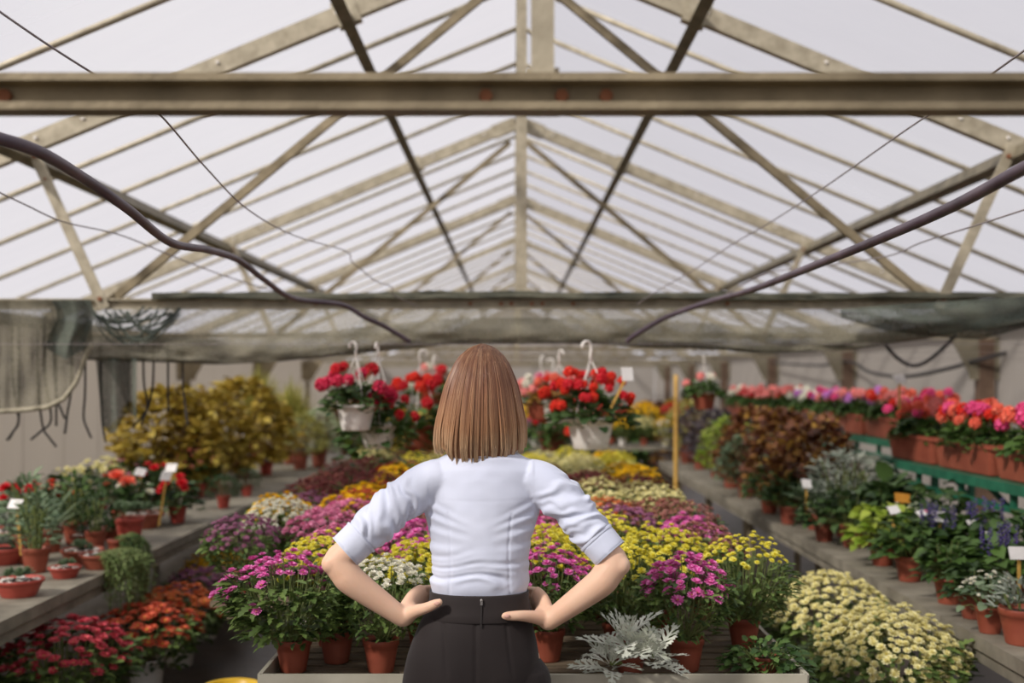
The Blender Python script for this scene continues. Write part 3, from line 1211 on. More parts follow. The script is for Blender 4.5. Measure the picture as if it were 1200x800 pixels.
PET = {
    'yellow': pmat('yellow', (230, 218, 44), (250, 242, 128)),
    'golden': pmat('golden', (232, 184, 10), (248, 212, 40)),
    'magenta': pmat('magenta', (204, 62, 148), (240, 146, 204), M_eye_d),
    'pink': pmat('pink', (200, 92, 136), (232, 156, 184), M_eye_d),
    'mauve': pmat('mauve', (148, 84, 120), (186, 128, 156), M_eye_d),
    'rust': pmat('rust', (142, 76, 66), (184, 122, 104), M_eye_d),
    'dusky': pmat('dusky', (150, 92, 88), (190, 136, 122), M_eye_d),
    'orange': pmat('orange', (204, 92, 44), (232, 142, 86)),
    'brick': pmat('brick', (196, 78, 54), (224, 112, 78)),
    'cream': pmat('cream', (230, 220, 146), (248, 243, 196)),
    'white': pmat('white', (228, 224, 200), (246, 244, 230)),
    'maroon': pmat('maroon', (108, 46, 50), (146, 76, 74), M_eye_d),
    'crimson': pmat('crimson', (176, 44, 62), (214, 92, 100), M_eye_d),
    'red': pmat('red', (192, 16, 30), (226, 52, 62), M_eye_d),
    'scarlet': pmat('scarlet', (214, 30, 22), (238, 74, 50), M_eye_d),
    'cherry': pmat('cherry', (190, 20, 58), (222, 66, 100), M_eye_d),
    'coral': pmat('coral', (234, 92, 66), (246, 136, 110), M_eye_d),
    'salmon': pmat('salmon', (240, 128, 122), (250, 172, 164), M_eye_d),
    'hotpink': pmat('hotpink', (224, 50, 118), (244, 110, 160), M_eye_d),
    'violet': pmat('violet', (196, 112, 196), (222, 158, 220), M_eye_d),
    'purple': pmat('purple', (78, 58, 142), (122, 98, 182), M_eye_d),
}
COLOUR_WORD = {'yellow': 'pale yellow', 'golden': 'golden yellow', 'magenta': 'magenta pink', 'pink': 'soft pink', 'mauve': 'purple mauve', 'rust': 'rusty red',
               'dusky': 'dusky pink-brown', 'orange': 'orange', 'brick': 'brick orange', 'cream': 'cream', 'white': 'white', 'maroon': 'dark maroon',
               'crimson': 'crimson pink', 'red': 'bright red', 'scarlet': 'scarlet', 'cherry': 'cherry red', 'coral': 'coral', 'salmon': 'salmon pink',
               'hotpink': 'hot pink', 'violet': 'violet pink', 'purple': 'purple'}

POT = pot_mesh(.051, .098)
POT_TALL = pot_mesh(.085, .19, .78, .02)
POT_BOWL = pot_mesh(.1, .075, .72, .016)
POT_BASKET = pot_mesh(.122, .165, .74, .022)
MF = [mum_foliage(11), mum_foliage(12, R=.165, nleaf=560), mum_foliage(13, R=.175, nleaf=620)]
BL_DAISY = [mum_blooms(21 + i, 'daisy', 105, .021) for i in range(3)]
BL_BUTTON = [mum_blooms(31 + i, 'button', 230, .0125) for i in range(3)]
BL_FINE = [mum_blooms(51 + i, 'button', 520, .0095) for i in range(2)]
BL_SMALL = [mum_blooms(41 + i, 'daisy', 170, .0150) for i in range(3)]

count_mums = [0]


def mum(name, label, loc, colour, kind='daisy', scale=1.0, rz=0.0, group=None, pot=None, potmat=None, stretch=1.0, pot_scale=1.0, lift=0.0):
    """potted chrysanthemum: pot, foliage, one mesh of blooms"""
    i = count_mums[0]
    count_mums[0] += 1
    t = thing(name, label, 'chrysanthemum', loc, rz, group)
    obj('pot', pot or POT, t, (0, 0, 0), [potmat or M_terra, M_soil]).scale = (pot_scale,) * 3
    f = obj('foliage', MF[i % 3], t, (0, 0, lift), [G_mum, M_stem])
    lib = {'daisy': BL_DAISY, 'button': BL_BUTTON, 'small': BL_SMALL, 'fine': BL_FINE}[kind]
    b = obj('blooms', lib[i % len(lib)], t, (0, 0, lift), PET[colour])
    for o in (f, b):
        o.scale = (scale, scale, scale * stretch)
    return t


ONE_DAISY = []
for q in range(3):
    mm = MB()
    daisy(mm, (0, 0, 0), (0, 0, 1), 1.0, random.Random(100 + q), 12, 2, .12 + .1 * q)
    ONE_DAISY.append(mm.mesh('bloom', (None, None), False))
ONE_BUTTON = []
for q in range(2):
    mm = MB()
    button(mm, (0, 0, 0), (0, 0, 1), 1.0, random.Random(110 + q))
    ONE_BUTTON.append(mm.mesh('bloom', (None, None), False))
HEADS = []
for q in range(3):
    mm = MB()
    floret_ball(mm, (0, 0, 0), 1.0, random.Random(120 + q), 24, .5)
    mm.tube([(0, 0, -2.2), (0.05, 0, -1.0), (0, 0, -.3)], .07, 5, False, 1)
    HEADS.append(mm.mesh('flower_head', (None, None), False))
ONE_ROSE = []
for q in range(2):
    mm = MB()
    rose(mm, (0, 0, 0), (0, 0, 1), 1.0, random.Random(130 + q))
    ONE_ROSE.append(mm.mesh('bloom', (None, None), False))


def put(nm, me, parent, p, nrm, r, mats, rnd):
    o = obj(nm, me, parent, p, mats)
    q = Vector(nrm).normalized().to_track_quat('Z', 'Y')
    o.rotation_mode = 'QUATERNION'
    o.rotation_quaternion = q @ Euler((0, 0, rnd.random() * 6.28)).to_quaternion()
    o.scale = (r, r, r)
    return o
# ------------------------------------------------------------------ tables, benches, shelves
BZ = 0.62          # bench top
TZ = 0.686         # slatted table top


def slat_table(label, x0, x1, y0, y1, boards, n_leg=3):
    t = thing('display_table', label, 'table', ((x0 + x1) / 2, (y0 + y1) / 2, 0))
    ox, oy = (x0 + x1) / 2, (y0 + y1) / 2
    m = MB()
    y = y0 + 0.045
    while y < y1 - 0.03:
        m.box((0, y - oy, TZ - 0.012), (x1 - x0 - 0.02, 0.062, 0.022))
        y += 0.083
    for xx in (x0 + 0.1, ox, x1 - 0.1):
        m.box((xx - ox, 0, TZ - 0.05), (0.05, y1 - y0 - 0.04, 0.05))
    m.build('slatted_top', M_wood, t)
    for (a_, b_, c_, d_) in boards:
        m = MB()
        m.box(((a_ + c_) / 2 - ox, (b_ + d_) / 2 - oy, 0.655), (max(abs(c_ - a_), .012), max(abs(d_ - b_), .012), 0.14))
        m.build('side_board', M_board, t)
    for xx in ((x0 + .06, x1 - .06) if n_leg == 2 else (x0 + .42, x1 - .12)):
        for k in range(n_leg):
            yy = y0 + .06 + (y1 - y0 - .12) * k / (n_leg - 1)
            m = MB()
            m.box((xx - ox, yy - oy, 0.305), (0.05, 0.05, 0.61))
            m.build('leg', M_wood, t)
    return t


slat_table('slatted display table with pale side boards directly in front of the woman', -.715, .825, 3.2, 4.4,
           [(-.715, 3.2, .825, 3.2), (-.715, 3.2, -.715, 4.4), (.825, 3.2, .825, 4.4)], 2)
slat_table('wider slatted table full of chrysanthemums behind the front display table', -1.2, .86, 4.44, 9.3,
           [(.86, 4.44, .86, 9.3)], 4)


def bench(label, x0, x1, y0, y1, m_, z=BZ, sec=1.6):
    ox, oy = (x0 + x1) / 2, (y0 + y1) / 2
    t = thing('plant_bench', label, 'bench', (ox, oy, 0))
    m = MB()
    y = y0
    while y < y1 - .01:
        e = min(y1, y + sec)
        m.box((0, (y + e) / 2 - oy, z - .025), (x1 - x0, e - y - .008, .05))
        y = e
    for xx in (x0 + .04, x1 - .04):
        m.box((xx - ox, 0, z - .075), (.05, y1 - y0, .05))
    m.build('bench_top', m_, t)
    k = max(2, int((y1 - y0) / 1.7))
    for i in range(k):
        for xx in ((x0 + .3, x1 - .38) if x1 - x0 > 1 else (x0 + .2, x1 - .1)):
            m = MB()
            yy = y0 + .1 + (y1 - y0 - .2) * i / (k - 1)
            m.tube([(xx - ox, yy - oy, 0), (xx - ox, yy - oy, z - .1)], .026, 10)
            m.build('leg', M_steel_brown, t)
    return t


bench('long grey plant bench along the pale wall on the left', -3.3, -1.98, 2.6, 14.2, M_concrete)
bench('long grey plant bench under the green geranium shelf on the right', 1.69, 2.36, 2.9, 13.2, M_concrete)
bench('far plant bench standing across the end of the middle aisle', -1.0, 2.5, 14.4, 15.3, M_concrete, .72)


def shelf(label, x0, x1, y0, y1, z):
    ox, oy = (x0 + x1) / 2, (y0 + y1) / 2
    t = thing('display_shelf', label, 'shelf', (ox, oy, 0))
    m = MB()
    for q in range(4):
        m.box((x0 + (x1 - x0) * (q + .5) / 4 - ox, 0, z - .01), ((x1 - x0) / 4 - .012, y1 - y0, .018))
    m.build('shelf_board', M_green, t)
    for (xx, zz) in ((x0 - .005, z - .02), (x1, z - .02)):
        m = MB()
        m.channel((xx - ox, y0 - oy, zz), (xx - ox, y1 - oy, zz), .03, .05, .006, (0, 0, 1), 1)
        m.build('edge_rail', M_green, t)
    m = MB()
    m.box((x0 - ox + .03, 0, z - .13), (.03, y1 - y0, .03))
    k = max(2, int((y1 - y0) / .55))
    for i in range(k + 1):
        m.box((x0 - ox + .03, y0 + .03 + (y1 - y0 - .06) * i / k - oy, z - .08), (.025, .04, .09))
    m.build('lower_rail', M_green, t)
    for i in range(3):
        m = MB()
        yy = y0 + .1 + (y1 - y0 - .2) * i / 2 - oy
        m.box((x1 - ox - .04, yy, (z - .03) / 2), (.04, .04, z - .03))
        m.bar((x1 - ox - .04, yy, z - .35), (x0 - ox + .05, yy, z - .05), .025, .025, (0, 1, 0))
        m.build('leg', M_green, t)
    return t


shelf('green metal shelf with geranium troughs nearest the woman, against the right wall side', 2.40, 2.78, 4.2, 7.5, 1.05)
shelf('green metal shelf with geranium troughs continuing towards the end wall', 2.80, 3.16, 7.66, 15.6, 1.10)

# ------------------------------------------------------------------ chrysanthemums on the front table
rnd0 = random.Random(77)


def hero(label, loc, colour, kind='daisy', n=80, r=.018, R=.17, Hd=.15, zc=.21, lo=70, keep=None, foliage=None, lean=(0, 0), pot=True, fs=1.0, seed=1,
         potmat=None, leafmat=None, rz=0.0):
    """mum close to the camera: every bloom a part of its own"""
    rnd = random.Random(seed)
    t = thing('potted_chrysanthemum', label, 'chrysanthemum', loc)
    obj('pot', POT, t, (0, 0, 0), [potmat or M_terra, M_soil])
    f = obj('foliage', foliage or MF[seed % 3], t, (lean[0] * .5, lean[1] * .5, 0), [leafmat or G_mum, M_stem])
    f.scale = (fs, fs, 1)
    f.rotation_euler = (0, 0, seed * 1.3)
    k = 0
    for (p, nn) in dome_pts(seed + 5, n, R, zc, Hd, lo, .14):
        if keep and not keep(p, rnd):
            continue
        k += 1
        if k > 100:
            break
        q = Vector((p.x + lean[0], p.y + lean[1], p.z))
        lib = ONE_DAISY if kind == 'daisy' else ONE_BUTTON
        put('bloom', lib[rnd.randrange(len(lib))], t, q, nn, r * rnd.uniform(.7, 1.15), PET[colour], rnd)
    return t


MF_WIDE = mum_foliage(61, R=.19, nleaf=950, nstem=70, L=.042, W=.025)
MF_OPEN = mum_foliage(62, R=.165, zc=.2, Hd=.13, nleaf=680, nstem=100, W=.016)
hero('sparse magenta-flowered chrysanthemum leaning over the left front corner of the front table', (-.655, 3.385, TZ), 'magenta', 'daisy', 128, .0172,
     .19, .145, .205, 84, lambda p, r_: (p.x < -.02 or p.z > .295 or p.y > .1) and r_.random() < .97, MF_WIDE, (-.035, 0), seed=2)
hero('full magenta-flowered chrysanthemum beside the silver-leaved plant', (.515, 3.40, TZ), 'magenta', 'daisy', 112, .0185, .138, .15, .19, 80, None, None,
     (0, 0), fs=.83, seed=3)
hero('tall yellow-budded chrysanthemum at the right corner of the front table', (.748, 3.70, TZ), 'yellow', 'button', 190, .0105, .155, .125, .235, 72,
     lambda p, r_: r_.random() < .6, MF_OPEN, (0, 0), seed=4)
hero('white-flowered chrysanthemum in a red pot under the woman\'s bent left arm', (-.395, 3.385, TZ), 'white', 'button', 74, .0125, .125, .12, .215, 62, None, None, (.02, 0), fs=.8, seed=5)
hero('magenta-flowered chrysanthemum close against the right side of the woman\'s waist', (.105, 3.52, TZ), 'magenta', 'daisy', 90, .018, .15, .13, .21, 78, None, None, (0, 0), fs=.9, seed=6)
hero('bright yellow chrysanthemum behind the woman\'s bent right arm', (.335, 3.62, TZ), 'yellow', 'button', 135, .0135, .16, .14, .205, 72, lambda p, r_: r_.random() < .74, MF_OPEN, (0, 0), seed=7)

# the rest of the front table
for (x, y, c, k, s, lab) in [
        (-.60, 3.72, 'yellow', 'button', 1.0, 'yellow-budded chrysanthemum directly behind the sparse magenta one at the table corner'),
        (-.30, 3.72, 'yellow', 'button', .95, 'yellow-budded chrysanthemum behind the white-flowered one on the front table'),
        (.10, 3.85, 'yellow', 'button', 1.02, 'yellow chrysanthemum seen just past the woman\'s right side, behind a magenta one'),
        (.50, 3.86, 'yellow', 'button', 1.02, 'yellow chrysanthemum directly behind the full magenta one on the front table'),
        (-.60, 4.07, 'pink', 'small', .98, 'pink chrysanthemum behind the yellow-budded one at the left of the front table'),
        (-.30, 4.10, 'magenta', 'daisy', 1.02, 'magenta chrysanthemum in the back row of the front table above the woman\'s left elbow'),
        (.02, 4.18, 'magenta', 'daisy', 1.0, 'magenta chrysanthemum in the back row of the front table behind the woman'),
        (.30, 4.18, 'yellow', 'button', 1.05, 'yellow chrysanthemum in the back row of the front table behind the raised sleeve'),
        (.68, 4.14, 'dusky', 'small', .95, 'dusky pink-brown chrysanthemum at the back right corner of the front table')]:
    mum('potted_chrysanthemum', lab, (x, y, TZ), c, k, s, x * 7, None, None, M_terra_d)

# empty-looking nursery pots between the front plants
for (x, y, lab) in [(-.545, 3.50, 'brown nursery pot with a low green plant between the sparse magenta and the white chrysanthemums'),
                    (-.15, 3.50, 'brown nursery pot with a low green plant hidden beside the woman\'s left hip')]:
    t = thing('potted_plant', lab, 'potted plant', (x, y, TZ))
    obj('pot', POT, t, (0, 0, 0), [M_terra_d, M_soil])
    f = obj('foliage', MF[1], t, (0, 0, 0.0), [G_dark, M_stem])
    f.scale = (.55, .55, .72)

# dusty miller: silver lobed leaves spilling over the front board
rnd = random.Random(9)
t = thing('potted_dusty_miller', 'silvery dusty miller with deeply cut leaves spilling over the front board', 'dusty miller', (.335, 3.275, TZ))
obj('pot', POT, t, (0, 0, 0), [M_terra_d, M_soil]).scale = (.8, .8, .8)
stems_ = [((0, 0, .05), (-.005, -.01, .08), (-.012, -.03, .115)), ((0, 0, .05), (.02, -.02, .075), (.06, -.05, .085)), ((0, 0, .05), (-.03, -.03, .06), (-.06, -.06, .065))]
m = MB()
for q in stems_:
    m.tube(q, .006, 6, True, 1)
m.build('stem', [G_silver, M_stem], t, True)
for (q, nl, L0, up0) in zip(stems_, (16, 13, 12), (.125, .11, .105), (.15, .05, .0)):
    c0 = Vector(q[2])
    for k in range(nl):
        az = k * GOLD + rnd.uniform(-.3, .3)
        el = up0 + 1.25 * (k / nl) + rnd.uniform(-.2, .2)
        d = Vector((math.cos(az) * math.cos(el), math.sin(az) * math.cos(el), math.sin(el)))
        mm = MB()
        Lk = L0 * rnd.uniform(.8, 1.2) * (1 - .3 * k / nl)
        tw = Vector((rnd.uniform(-.35, .35), rnd.uniform(-.35, .35), 1))
        dusty_leaf(mm, c0 + d * .01 - Vector((0, 0, .03 * (1 - k / nl))), d, Lk, Lk * .62, tw, rnd.uniform(.12, .55), 0)
        mm.build('silver_leaf', G_silver, t, True)

t = thing('potted_ivy', 'low trailing green ivy in the right front corner of the front table', 'ivy', (.735, 3.33, TZ))
obj('pot', POT, t, (0, 0, 0), [M_terra_d, M_soil]).scale = (.8, .8, .62)
me = geranium_foliage(71, .135, .02, .085, 260, .03, .07, .8, 'lobed')
obj('foliage', me, t, (0, 0, 0), [G1, M_stem])

# ------------------------------------------------------------------ chrysanthemum field on the wider table
GRID = [
    (4.66, ['mauve', 'pink', 'pink', 'magenta', 'pink', 'mauve', 'magenta']),
    (5.00, ['white', 'pink', 'dusky', 'pink', 'rust', 'rust', 'dusky']),
    (5.33, ['golden', 'golden', 'dusky', 'rust', 'rust', 'orange', 'rust']),
    (5.66, ['mauve', 'brick', 'rust', 'pink', 'cream', 'cream', 'cream']),
    (6.00, ['maroon', 'golden', 'rust', 'rust', 'cream', 'cream', 'cream']),
    (6.34, ['maroon', 'brick', 'maroon', 'rust', 'maroon', 'maroon', 'maroon']),
    (6.67, ['rust', 'maroon', 'brick', 'maroon', 'maroon', 'maroon', 'maroon']),
    (7.00, ['maroon', 'golden', 'golden', 'maroon', 'maroon', 'maroon', 'golden']),
    (7.35, ['dusky', 'red', 'golden', 'cream', 'cream', 'cream', 'golden']),
    (7.70, ['maroon', 'golden', 'red', 'cream', 'cream', 'cream', 'cream']),
    (8.05, ['rust', 'dusky', 'cream', 'cream', 'yellow', 'cream', 'yellow']),
    (8.40, ['maroon', 'yellow', 'red', 'yellow', 'cream', 'cream', 'yellow']),
    (8.78, ['cream', 'maroon', 'yellow', 'red', 'yellow', 'yellow', 'golden']),
]
COLX = [-1.07, -.76, -.45, -.14, .17, .46, .72]
rg = random.Random(4)
for ri, (y, cs) in enumerate(GRID):
    for ci, c in enumerate(cs):
        x = COLX[ci] + (rg.uniform(-.02, .02)) + (.03 if ri % 2 else -.02)
        yy = y + rg.uniform(-.03, .03)
        if y < 4.9 and -.3 < x < .0:
            continue
        kind = {'yellow': 'button', 'cream': 'small', 'white': 'button', 'magenta': 'daisy', 'golden': 'daisy', 'pink': 'daisy'}.get(c, 'small')
        lab = '%s chrysanthemum, %s from the left in the %s row of the wider table' % (COLOUR_WORD[c], ORD[ci + 1], ORD[ri + 1])
        s = rg.uniform(.9, 1.0)
        mum('potted_chrysanthemum', lab, (x, yy, TZ), c, kind, s, rg.random() * 6, 'chrysanthemums filling the wider table', None, M_terra_d, rg.uniform(.92, 1.02))

# ------------------------------------------------------------------ big floor-standing chrysanthemums
BIGPOT = {'white': M_cream_pot, 'black': M_black_pot}
for (px, y, x, c, k, s, pm, lab) in [
        (0, 4.95, -1.95, 'crimson', 'small', 1.75, 'white', 'large crimson-pink chrysanthemum on the floor under the bench edge, closest to the camera'),
        (0, 5.58, -1.80, 'brick', 'daisy', 1.55, 'white', 'large brick orange chrysanthemum on the floor beside the crimson-pink one'),
        (0, 6.2, -1.82, 'orange', 'daisy', 1.45, 'white', 'large orange chrysanthemum in a white pot on the floor before the bench'),
        (0, 6.85, -1.86, 'mauve', 'small', 1.45, 'white', 'large purple mauve chrysanthemum on the floor behind the orange one by the bench'),
        (0, 7.45, -1.93, 'golden', 'button', 1.45, 'white', 'large golden yellow chrysanthemum on the floor behind the purple mauve one'),
        (0, 8.2, -1.88, 'mauve', 'small', 1.5, 'white', 'large mauve chrysanthemum on the floor behind the golden yellow one by the bench'),
        (0, 9.0, -1.86, 'white', 'button', 1.5, 'white', 'large white chrysanthemum on the floor, last of the row by the left bench')]:
    mum('potted_chrysanthemum', lab, (x, y, 0), c, k, s, y * 3, None, POT_TALL, BIGPOT[pm], .76, 1.0 if pm == 'white' else 1.0, .03)
for (x, y, c, k, s, lab, lift, st) in [
        (1.38, 4.98, 'cream', 'fine', 1.66, 'large cream chrysanthemum on the floor by the right bench, further of the two', .13, .95),
        (1.40, 4.25, 'cream', 'fine', 1.66, 'large cream chrysanthemum on the floor by the right bench, nearer of the two', .13, .95),
        (1.43, 3.62, 'magenta', 'daisy', 1.5, 'magenta chrysanthemum on the floor below the two large cream ones', .06, .9)]:
    mum('potted_chrysanthemum', lab, (x, y, 0), c, k, s, y * 2, None, POT_TALL, M_cream_pot, st, 1.25, lift)

# yellow bucket on the floor
t = thing('bucket', 'yellow plastic bucket on the dark floor left of the front table', 'bucket', (-1.17, 4.72, 0))
m = MB()
m.lathe([(.075, 0), (.078, .004), (.105, .27), (.118, .275), (.12, .288), (.113, .29), (.1, .28), (.074, .012), (.002, .012)], 28)
m.build('body', mat('yellow_plastic', (214, 172, 36), (232, 192, 60), scale=6, rough=0.4), t, True)
m = MB()
m.tube([Vector((.115 * math.cos(a), .115 * math.sin(a) * .6 - .05, .27 - .10 * abs(math.sin(a)))) for a in [PI * k / 12 for k in range(13)]], .003, 5)
m.build('handle', M_wire, t, True)

# ------------------------------------------------------------------ plants on the benches
lib_ger = {}


def foliage_mesh(key, fn):
    if key not in lib_ger:
        lib_ger[key] = fn()
    return lib_ger[key]


def bench_flower(name, label, cat, loc, colour, R=.13, H=.2, nflow=9, fr=.03, leafm=None, pot_m=None, seed=1, style='rose', n=110, pots=1.2, group=None, L=.05, squash=1.0):
    rnd = random.Random(seed)
    t = thing(name, label, cat, loc, 0, group)
    obj('pot', POT, t, (0, 0, 0), [pot_m or M_red_pot, M_soil]).scale = (pots, pots, pots)
    z0 = .1 * pots - .01
    me = foliage_mesh(('g', R, H, n, L, seed % 3), lambda: geranium_foliage(200 + seed % 3, R, 0, H, n, L, .04))
    obj('foliage', me, t, (0, 0, z0), [leafm or G_dark, M_stem])
    for k in range(nflow):
        a = rnd.random() * 6.28
        q = R * math.sqrt(rnd.uniform(.05, 1))
        z = z0 + H * math.sqrt(max(.05, 1 - (q / R) ** 2 * .8)) * rnd.uniform(.85, 1.12)
        p = Vector((q * math.cos(a), q * math.sin(a), z))
        nn = Vector((p.x * 2, p.y * 2 - .12, .4))
        if style == 'rose':
            put('flower', ONE_ROSE[k % 2], t, p, nn, fr * rnd.uniform(.8, 1.2), PET[colour], rnd)
        elif style == 'head':
            put('flower_head', HEADS[k % 3], t, p + Vector((0, 0, .02)), Vector((p.x, p.y, .5)), fr * rnd.uniform(.85, 1.2), [PET[colour][0], M_stem], rnd)
        else:
            put('flower', ONE_DAISY[k % 3], t, p, nn, fr * rnd.uniform(.8, 1.2), PET[colour], rnd)
    return t


def XY(px, x):
    return (x, FPX * abs(x) / abs(px - VPX))


def succ(label, loc, kind, leafm, pot=POT_BOWL, potm=None, s=1.0, seed=1, white=True, zt=.06):
    t = thing('potted_succulent', label, 'succulent', loc, seed * .7, None, s)
    obj('pot', pot, t, (0, 0, 0), [potm or M_terra, M_soil])
    if kind == 'rosette':
        obj('rosettes', foliage_mesh(('s', seed % 2), lambda: succulent_group(300 + seed % 2)), t, (0, 0, zt), [leafm])
    elif kind == 'aloe':
        obj('leaves', foliage_mesh(('a', seed % 2), lambda: aloe(310 + seed % 2)), t, (0, 0, zt), [leafm])
    elif kind == 'bush':
        obj('foliage', foliage_mesh(('b', seed % 2), lambda: shrub_foliage(320 + seed % 2, .09, .2, 0, 170, .04, .018, 'oval', .2, .8, 8)), t, (0, 0, zt), [leafm, M_stem])
    if white:
        obj('pebbles', foliage_mesh('peb', lambda: pebbles(5, 46, .082)), t, (0, 0, zt), [M_pebble])
    return t


def B(px, x):
    q = XY(px, x)
    return (q[0], q[1], BZ)


# left bench, front edge
succ('succulent in a wide red bowl with white pebbles at the near left bench end', B(22, -2.14), 'rosette', G_blue, POT_BOWL, M_red_pot, 1.0, 1)
succ('leafy bluish succulent behind the wide red pebble bowl on the left bench', B(42, -2.32), 'bush', G_blue, POT, M_terra, 1.25, 2, False, .09)
succ('succulent in a small red bowl topped with white pebbles, second along the bench edge', B(76, -2.12), 'rosette', G_blue, POT_BOWL, M_red_pot, .72, 3)
succ('spiky aloe with upright grey-green leaves on the left bench', B(58, -2.52), 'aloe', G_blue, POT, M_terra, 1.35, 4, False, .09)
succ('pale rosette succulent against the picture edge behind the bowls', B(2, -2.6), 'rosette', G_grey, POT_BOWL, M_red_pot, 1.15, 5, False)
t = thing('trailing_plant', 'trailing sedum with pale green strings hanging over the left bench edge', 'trailing plant', B(118, -2.05))
obj('pot', POT_BOWL, t, (0, 0, 0), [M_terra, M_soil])
obj('strings', trailing(330, 75, .12, .33, (1, -.25)), t, (0, 0, .07), [G_lime if False else mat('leaf_sedum', (96, 120, 62), (142, 160, 98), island=True, rough=.5, translucent=.2), M_stem])
obj('pebbles', lib_ger['peb'], t, (0, 0, .06), [M_pebble])
t = thing('trailing_plant', 'small dark green trailing plant beside the pale sedum strings on the bench', 'trailing plant', B(138, -2.08))
obj('pot', POT, t, (0, 0, 0), [M_terra, M_soil])
obj('strings', trailing(331, 60, .08, .22, (1, -.2)), t, (0, 0, .1), [G1, M_stem])
succ('small grey-green rosette behind the pale sedum strings on the left bench', B(100, -2.42), 'rosette', G_grey, POT_BOWL, M_terra, .9, 6, True)
succ('broad bluish rosette in a red pot beside the begonias on the left bench', B(152, -2.2), 'rosette', G_blue, POT, M_red_pot, 1.5, 7, False, .095)

beg = 'begonias and small roses on the left bench'
for (px, x, c, R, H, nf, fr, st, lab) in [
        (208, -2.2, 'red', .12, .17, 7, .034, 'rose', 'begonia with a few deep red blooms at the bench edge beside the bluish rosette'),
        (140, -2.6, 'coral', .14, .2, 4, .05, 'rose', 'begonia with large coral blooms in the middle of the left bench'),
        (160, -2.45, 'white', .11, .16, 4, .032, 'rose', 'small white-flowered begonia in front of the large coral begonia'),
        (30, -2.95, 'red', .15, .2, 9, .034, 'rose', 'red-flowered begonia next to the wall, closest to the picture edge'),
        (60, -2.85, 'scarlet', .13, .18, 7, .03, 'rose', 'scarlet-flowered begonia beside the red one next to the wall'),
        (78, -3.05, 'cream', .14, .2, 14, .02, 'daisy', 'cream-flowered plant next to the wall behind the scarlet begonia'),
        (118, -3.0, 'cream', .16, .22, 16, .026, 'rose', 'tall cream-flowered begonia next to the wall behind the large coral begonia'),
        (148, -3.0, 'pink', .14, .2, 10, .02, 'daisy', 'pink and green plant next to the wall beside the tall cream begonia'),
        (85, -2.75, 'yellow', .11, .13, 6, .018, 'daisy', 'low plant with little yellow blooms behind the spiky aloe'),
        (182, -2.7, 'red', .11, .17, 4, .04, 'rose', 'dark-leaved begonia with two big red blooms below the paired price tags'),
        (232, -2.52, 'salmon', .17, .26, 24, .022, 'rose', 'small rose bush with many salmon pink blooms below the paired price tags'),
        (205, -2.85, 'crimson', .14, .24, 9, .02, 'daisy', 'dark pink-flowered plant behind the small salmon rose bush'),
        (170, -3.0, 'white', .14, .2, 12, .02, 'daisy', 'white-flowered plant next to the wall behind the paired price tags')]:
    bench_flower('potted_begonia' if st == 'rose' else 'potted_flower', lab, 'potted flower', B(px, x), c, R * 1.15, H * 1.12, int(nf * 1.5), fr, G_dark, M_red_pot, int(px), st, 150, 1.15)
for (px, x, kind, g, sc, sd, lab) in [
        (34, -2.48, 'bush', G_blue, 1.5, 31, 'tall bluish leafy succulent behind the wide red pebble bowl'),
        (14, -2.75, 'rosette', G_grey, 1.6, 32, 'large grey rosette beside the tall bluish succulent at the picture edge'),
        (88, -2.5, 'bush', G1, 1.3, 33, 'bushy green succulent behind the second pebble bowl'),
        (96, -2.2, 'rosette', G_blue, 1.0, 34, 'green rosette between the second pebble bowl and the sedum strings'),
        (112, -2.3, 'bush', G_dark, 1.1, 35, 'dark bushy succulent right behind the sedum strings'),
        (134, -2.35, 'aloe', G_dark, .9, 36, 'dark pointed-leaved plant behind the small trailing plant'),
        (166, -2.35, 'rosette', G_blue, 1.3, 37, 'second broad bluish rosette next to the begonia pots')]:
    succ(lab, B(px, x), kind, g, POT if kind == 'bush' else POT_BOWL, M_terra, sc, sd, kind == 'rosette', .085 if kind == 'bush' else .06)
mum('potted_chrysanthemum', 'flat pale yellow chrysanthemum in front of the leafy yellow shrubs on the left bench', B(196, -2.95), 'cream', 'small', 1.25, 1, None, POT, M_red_pot, .9)
mum('potted_chrysanthemum', 'flat greenish yellow chrysanthemum beside the pale yellow one on the left bench', B(228, -2.95), 'yellow', 'small', 1.2, 2, None, POT, M_red_pot, .85)

# small clipped green mounds and brown heath
MOUND = shrub_foliage(340, .13, .24, .08, 700, .03, .008, 'simple', .06, .9, 8)
for (px, x, s, g, lab) in [(262, -2.12, .95, G_dark, 'small dark green mound in a red pot at the bench edge, nearer of the two'),
                           (289, -2.15, .9, G_dark, 'small dark green mound in a red pot at the bench edge, further of the two')]:
    t = thing('potted_shrub', lab, 'potted shrub', B(px, x), px, None, s)
    obj('pot', POT, t, (0, 0, 0), [M_red_pot, M_soil])
    obj('foliage', MOUND, t, (0, 0, 0), [g, M_stem_w])
for (px, x, s, lab) in [(248, -2.55, 1.5, 'rusty brown heath mound behind the small green mounds'),
                        (312, -2.45, 1.35, 'rusty brown heath mound beside the straw-coloured grass on the left bench')]:
    t = thing('potted_heath', lab, 'heath', B(px, x), px, None, s)
    obj('pot', POT, t, (0, 0, 0), [M_red_pot, M_soil])
    obj('foliage', MOUND, t, (0, 0, 0), [G_rustm, M_stem_w])

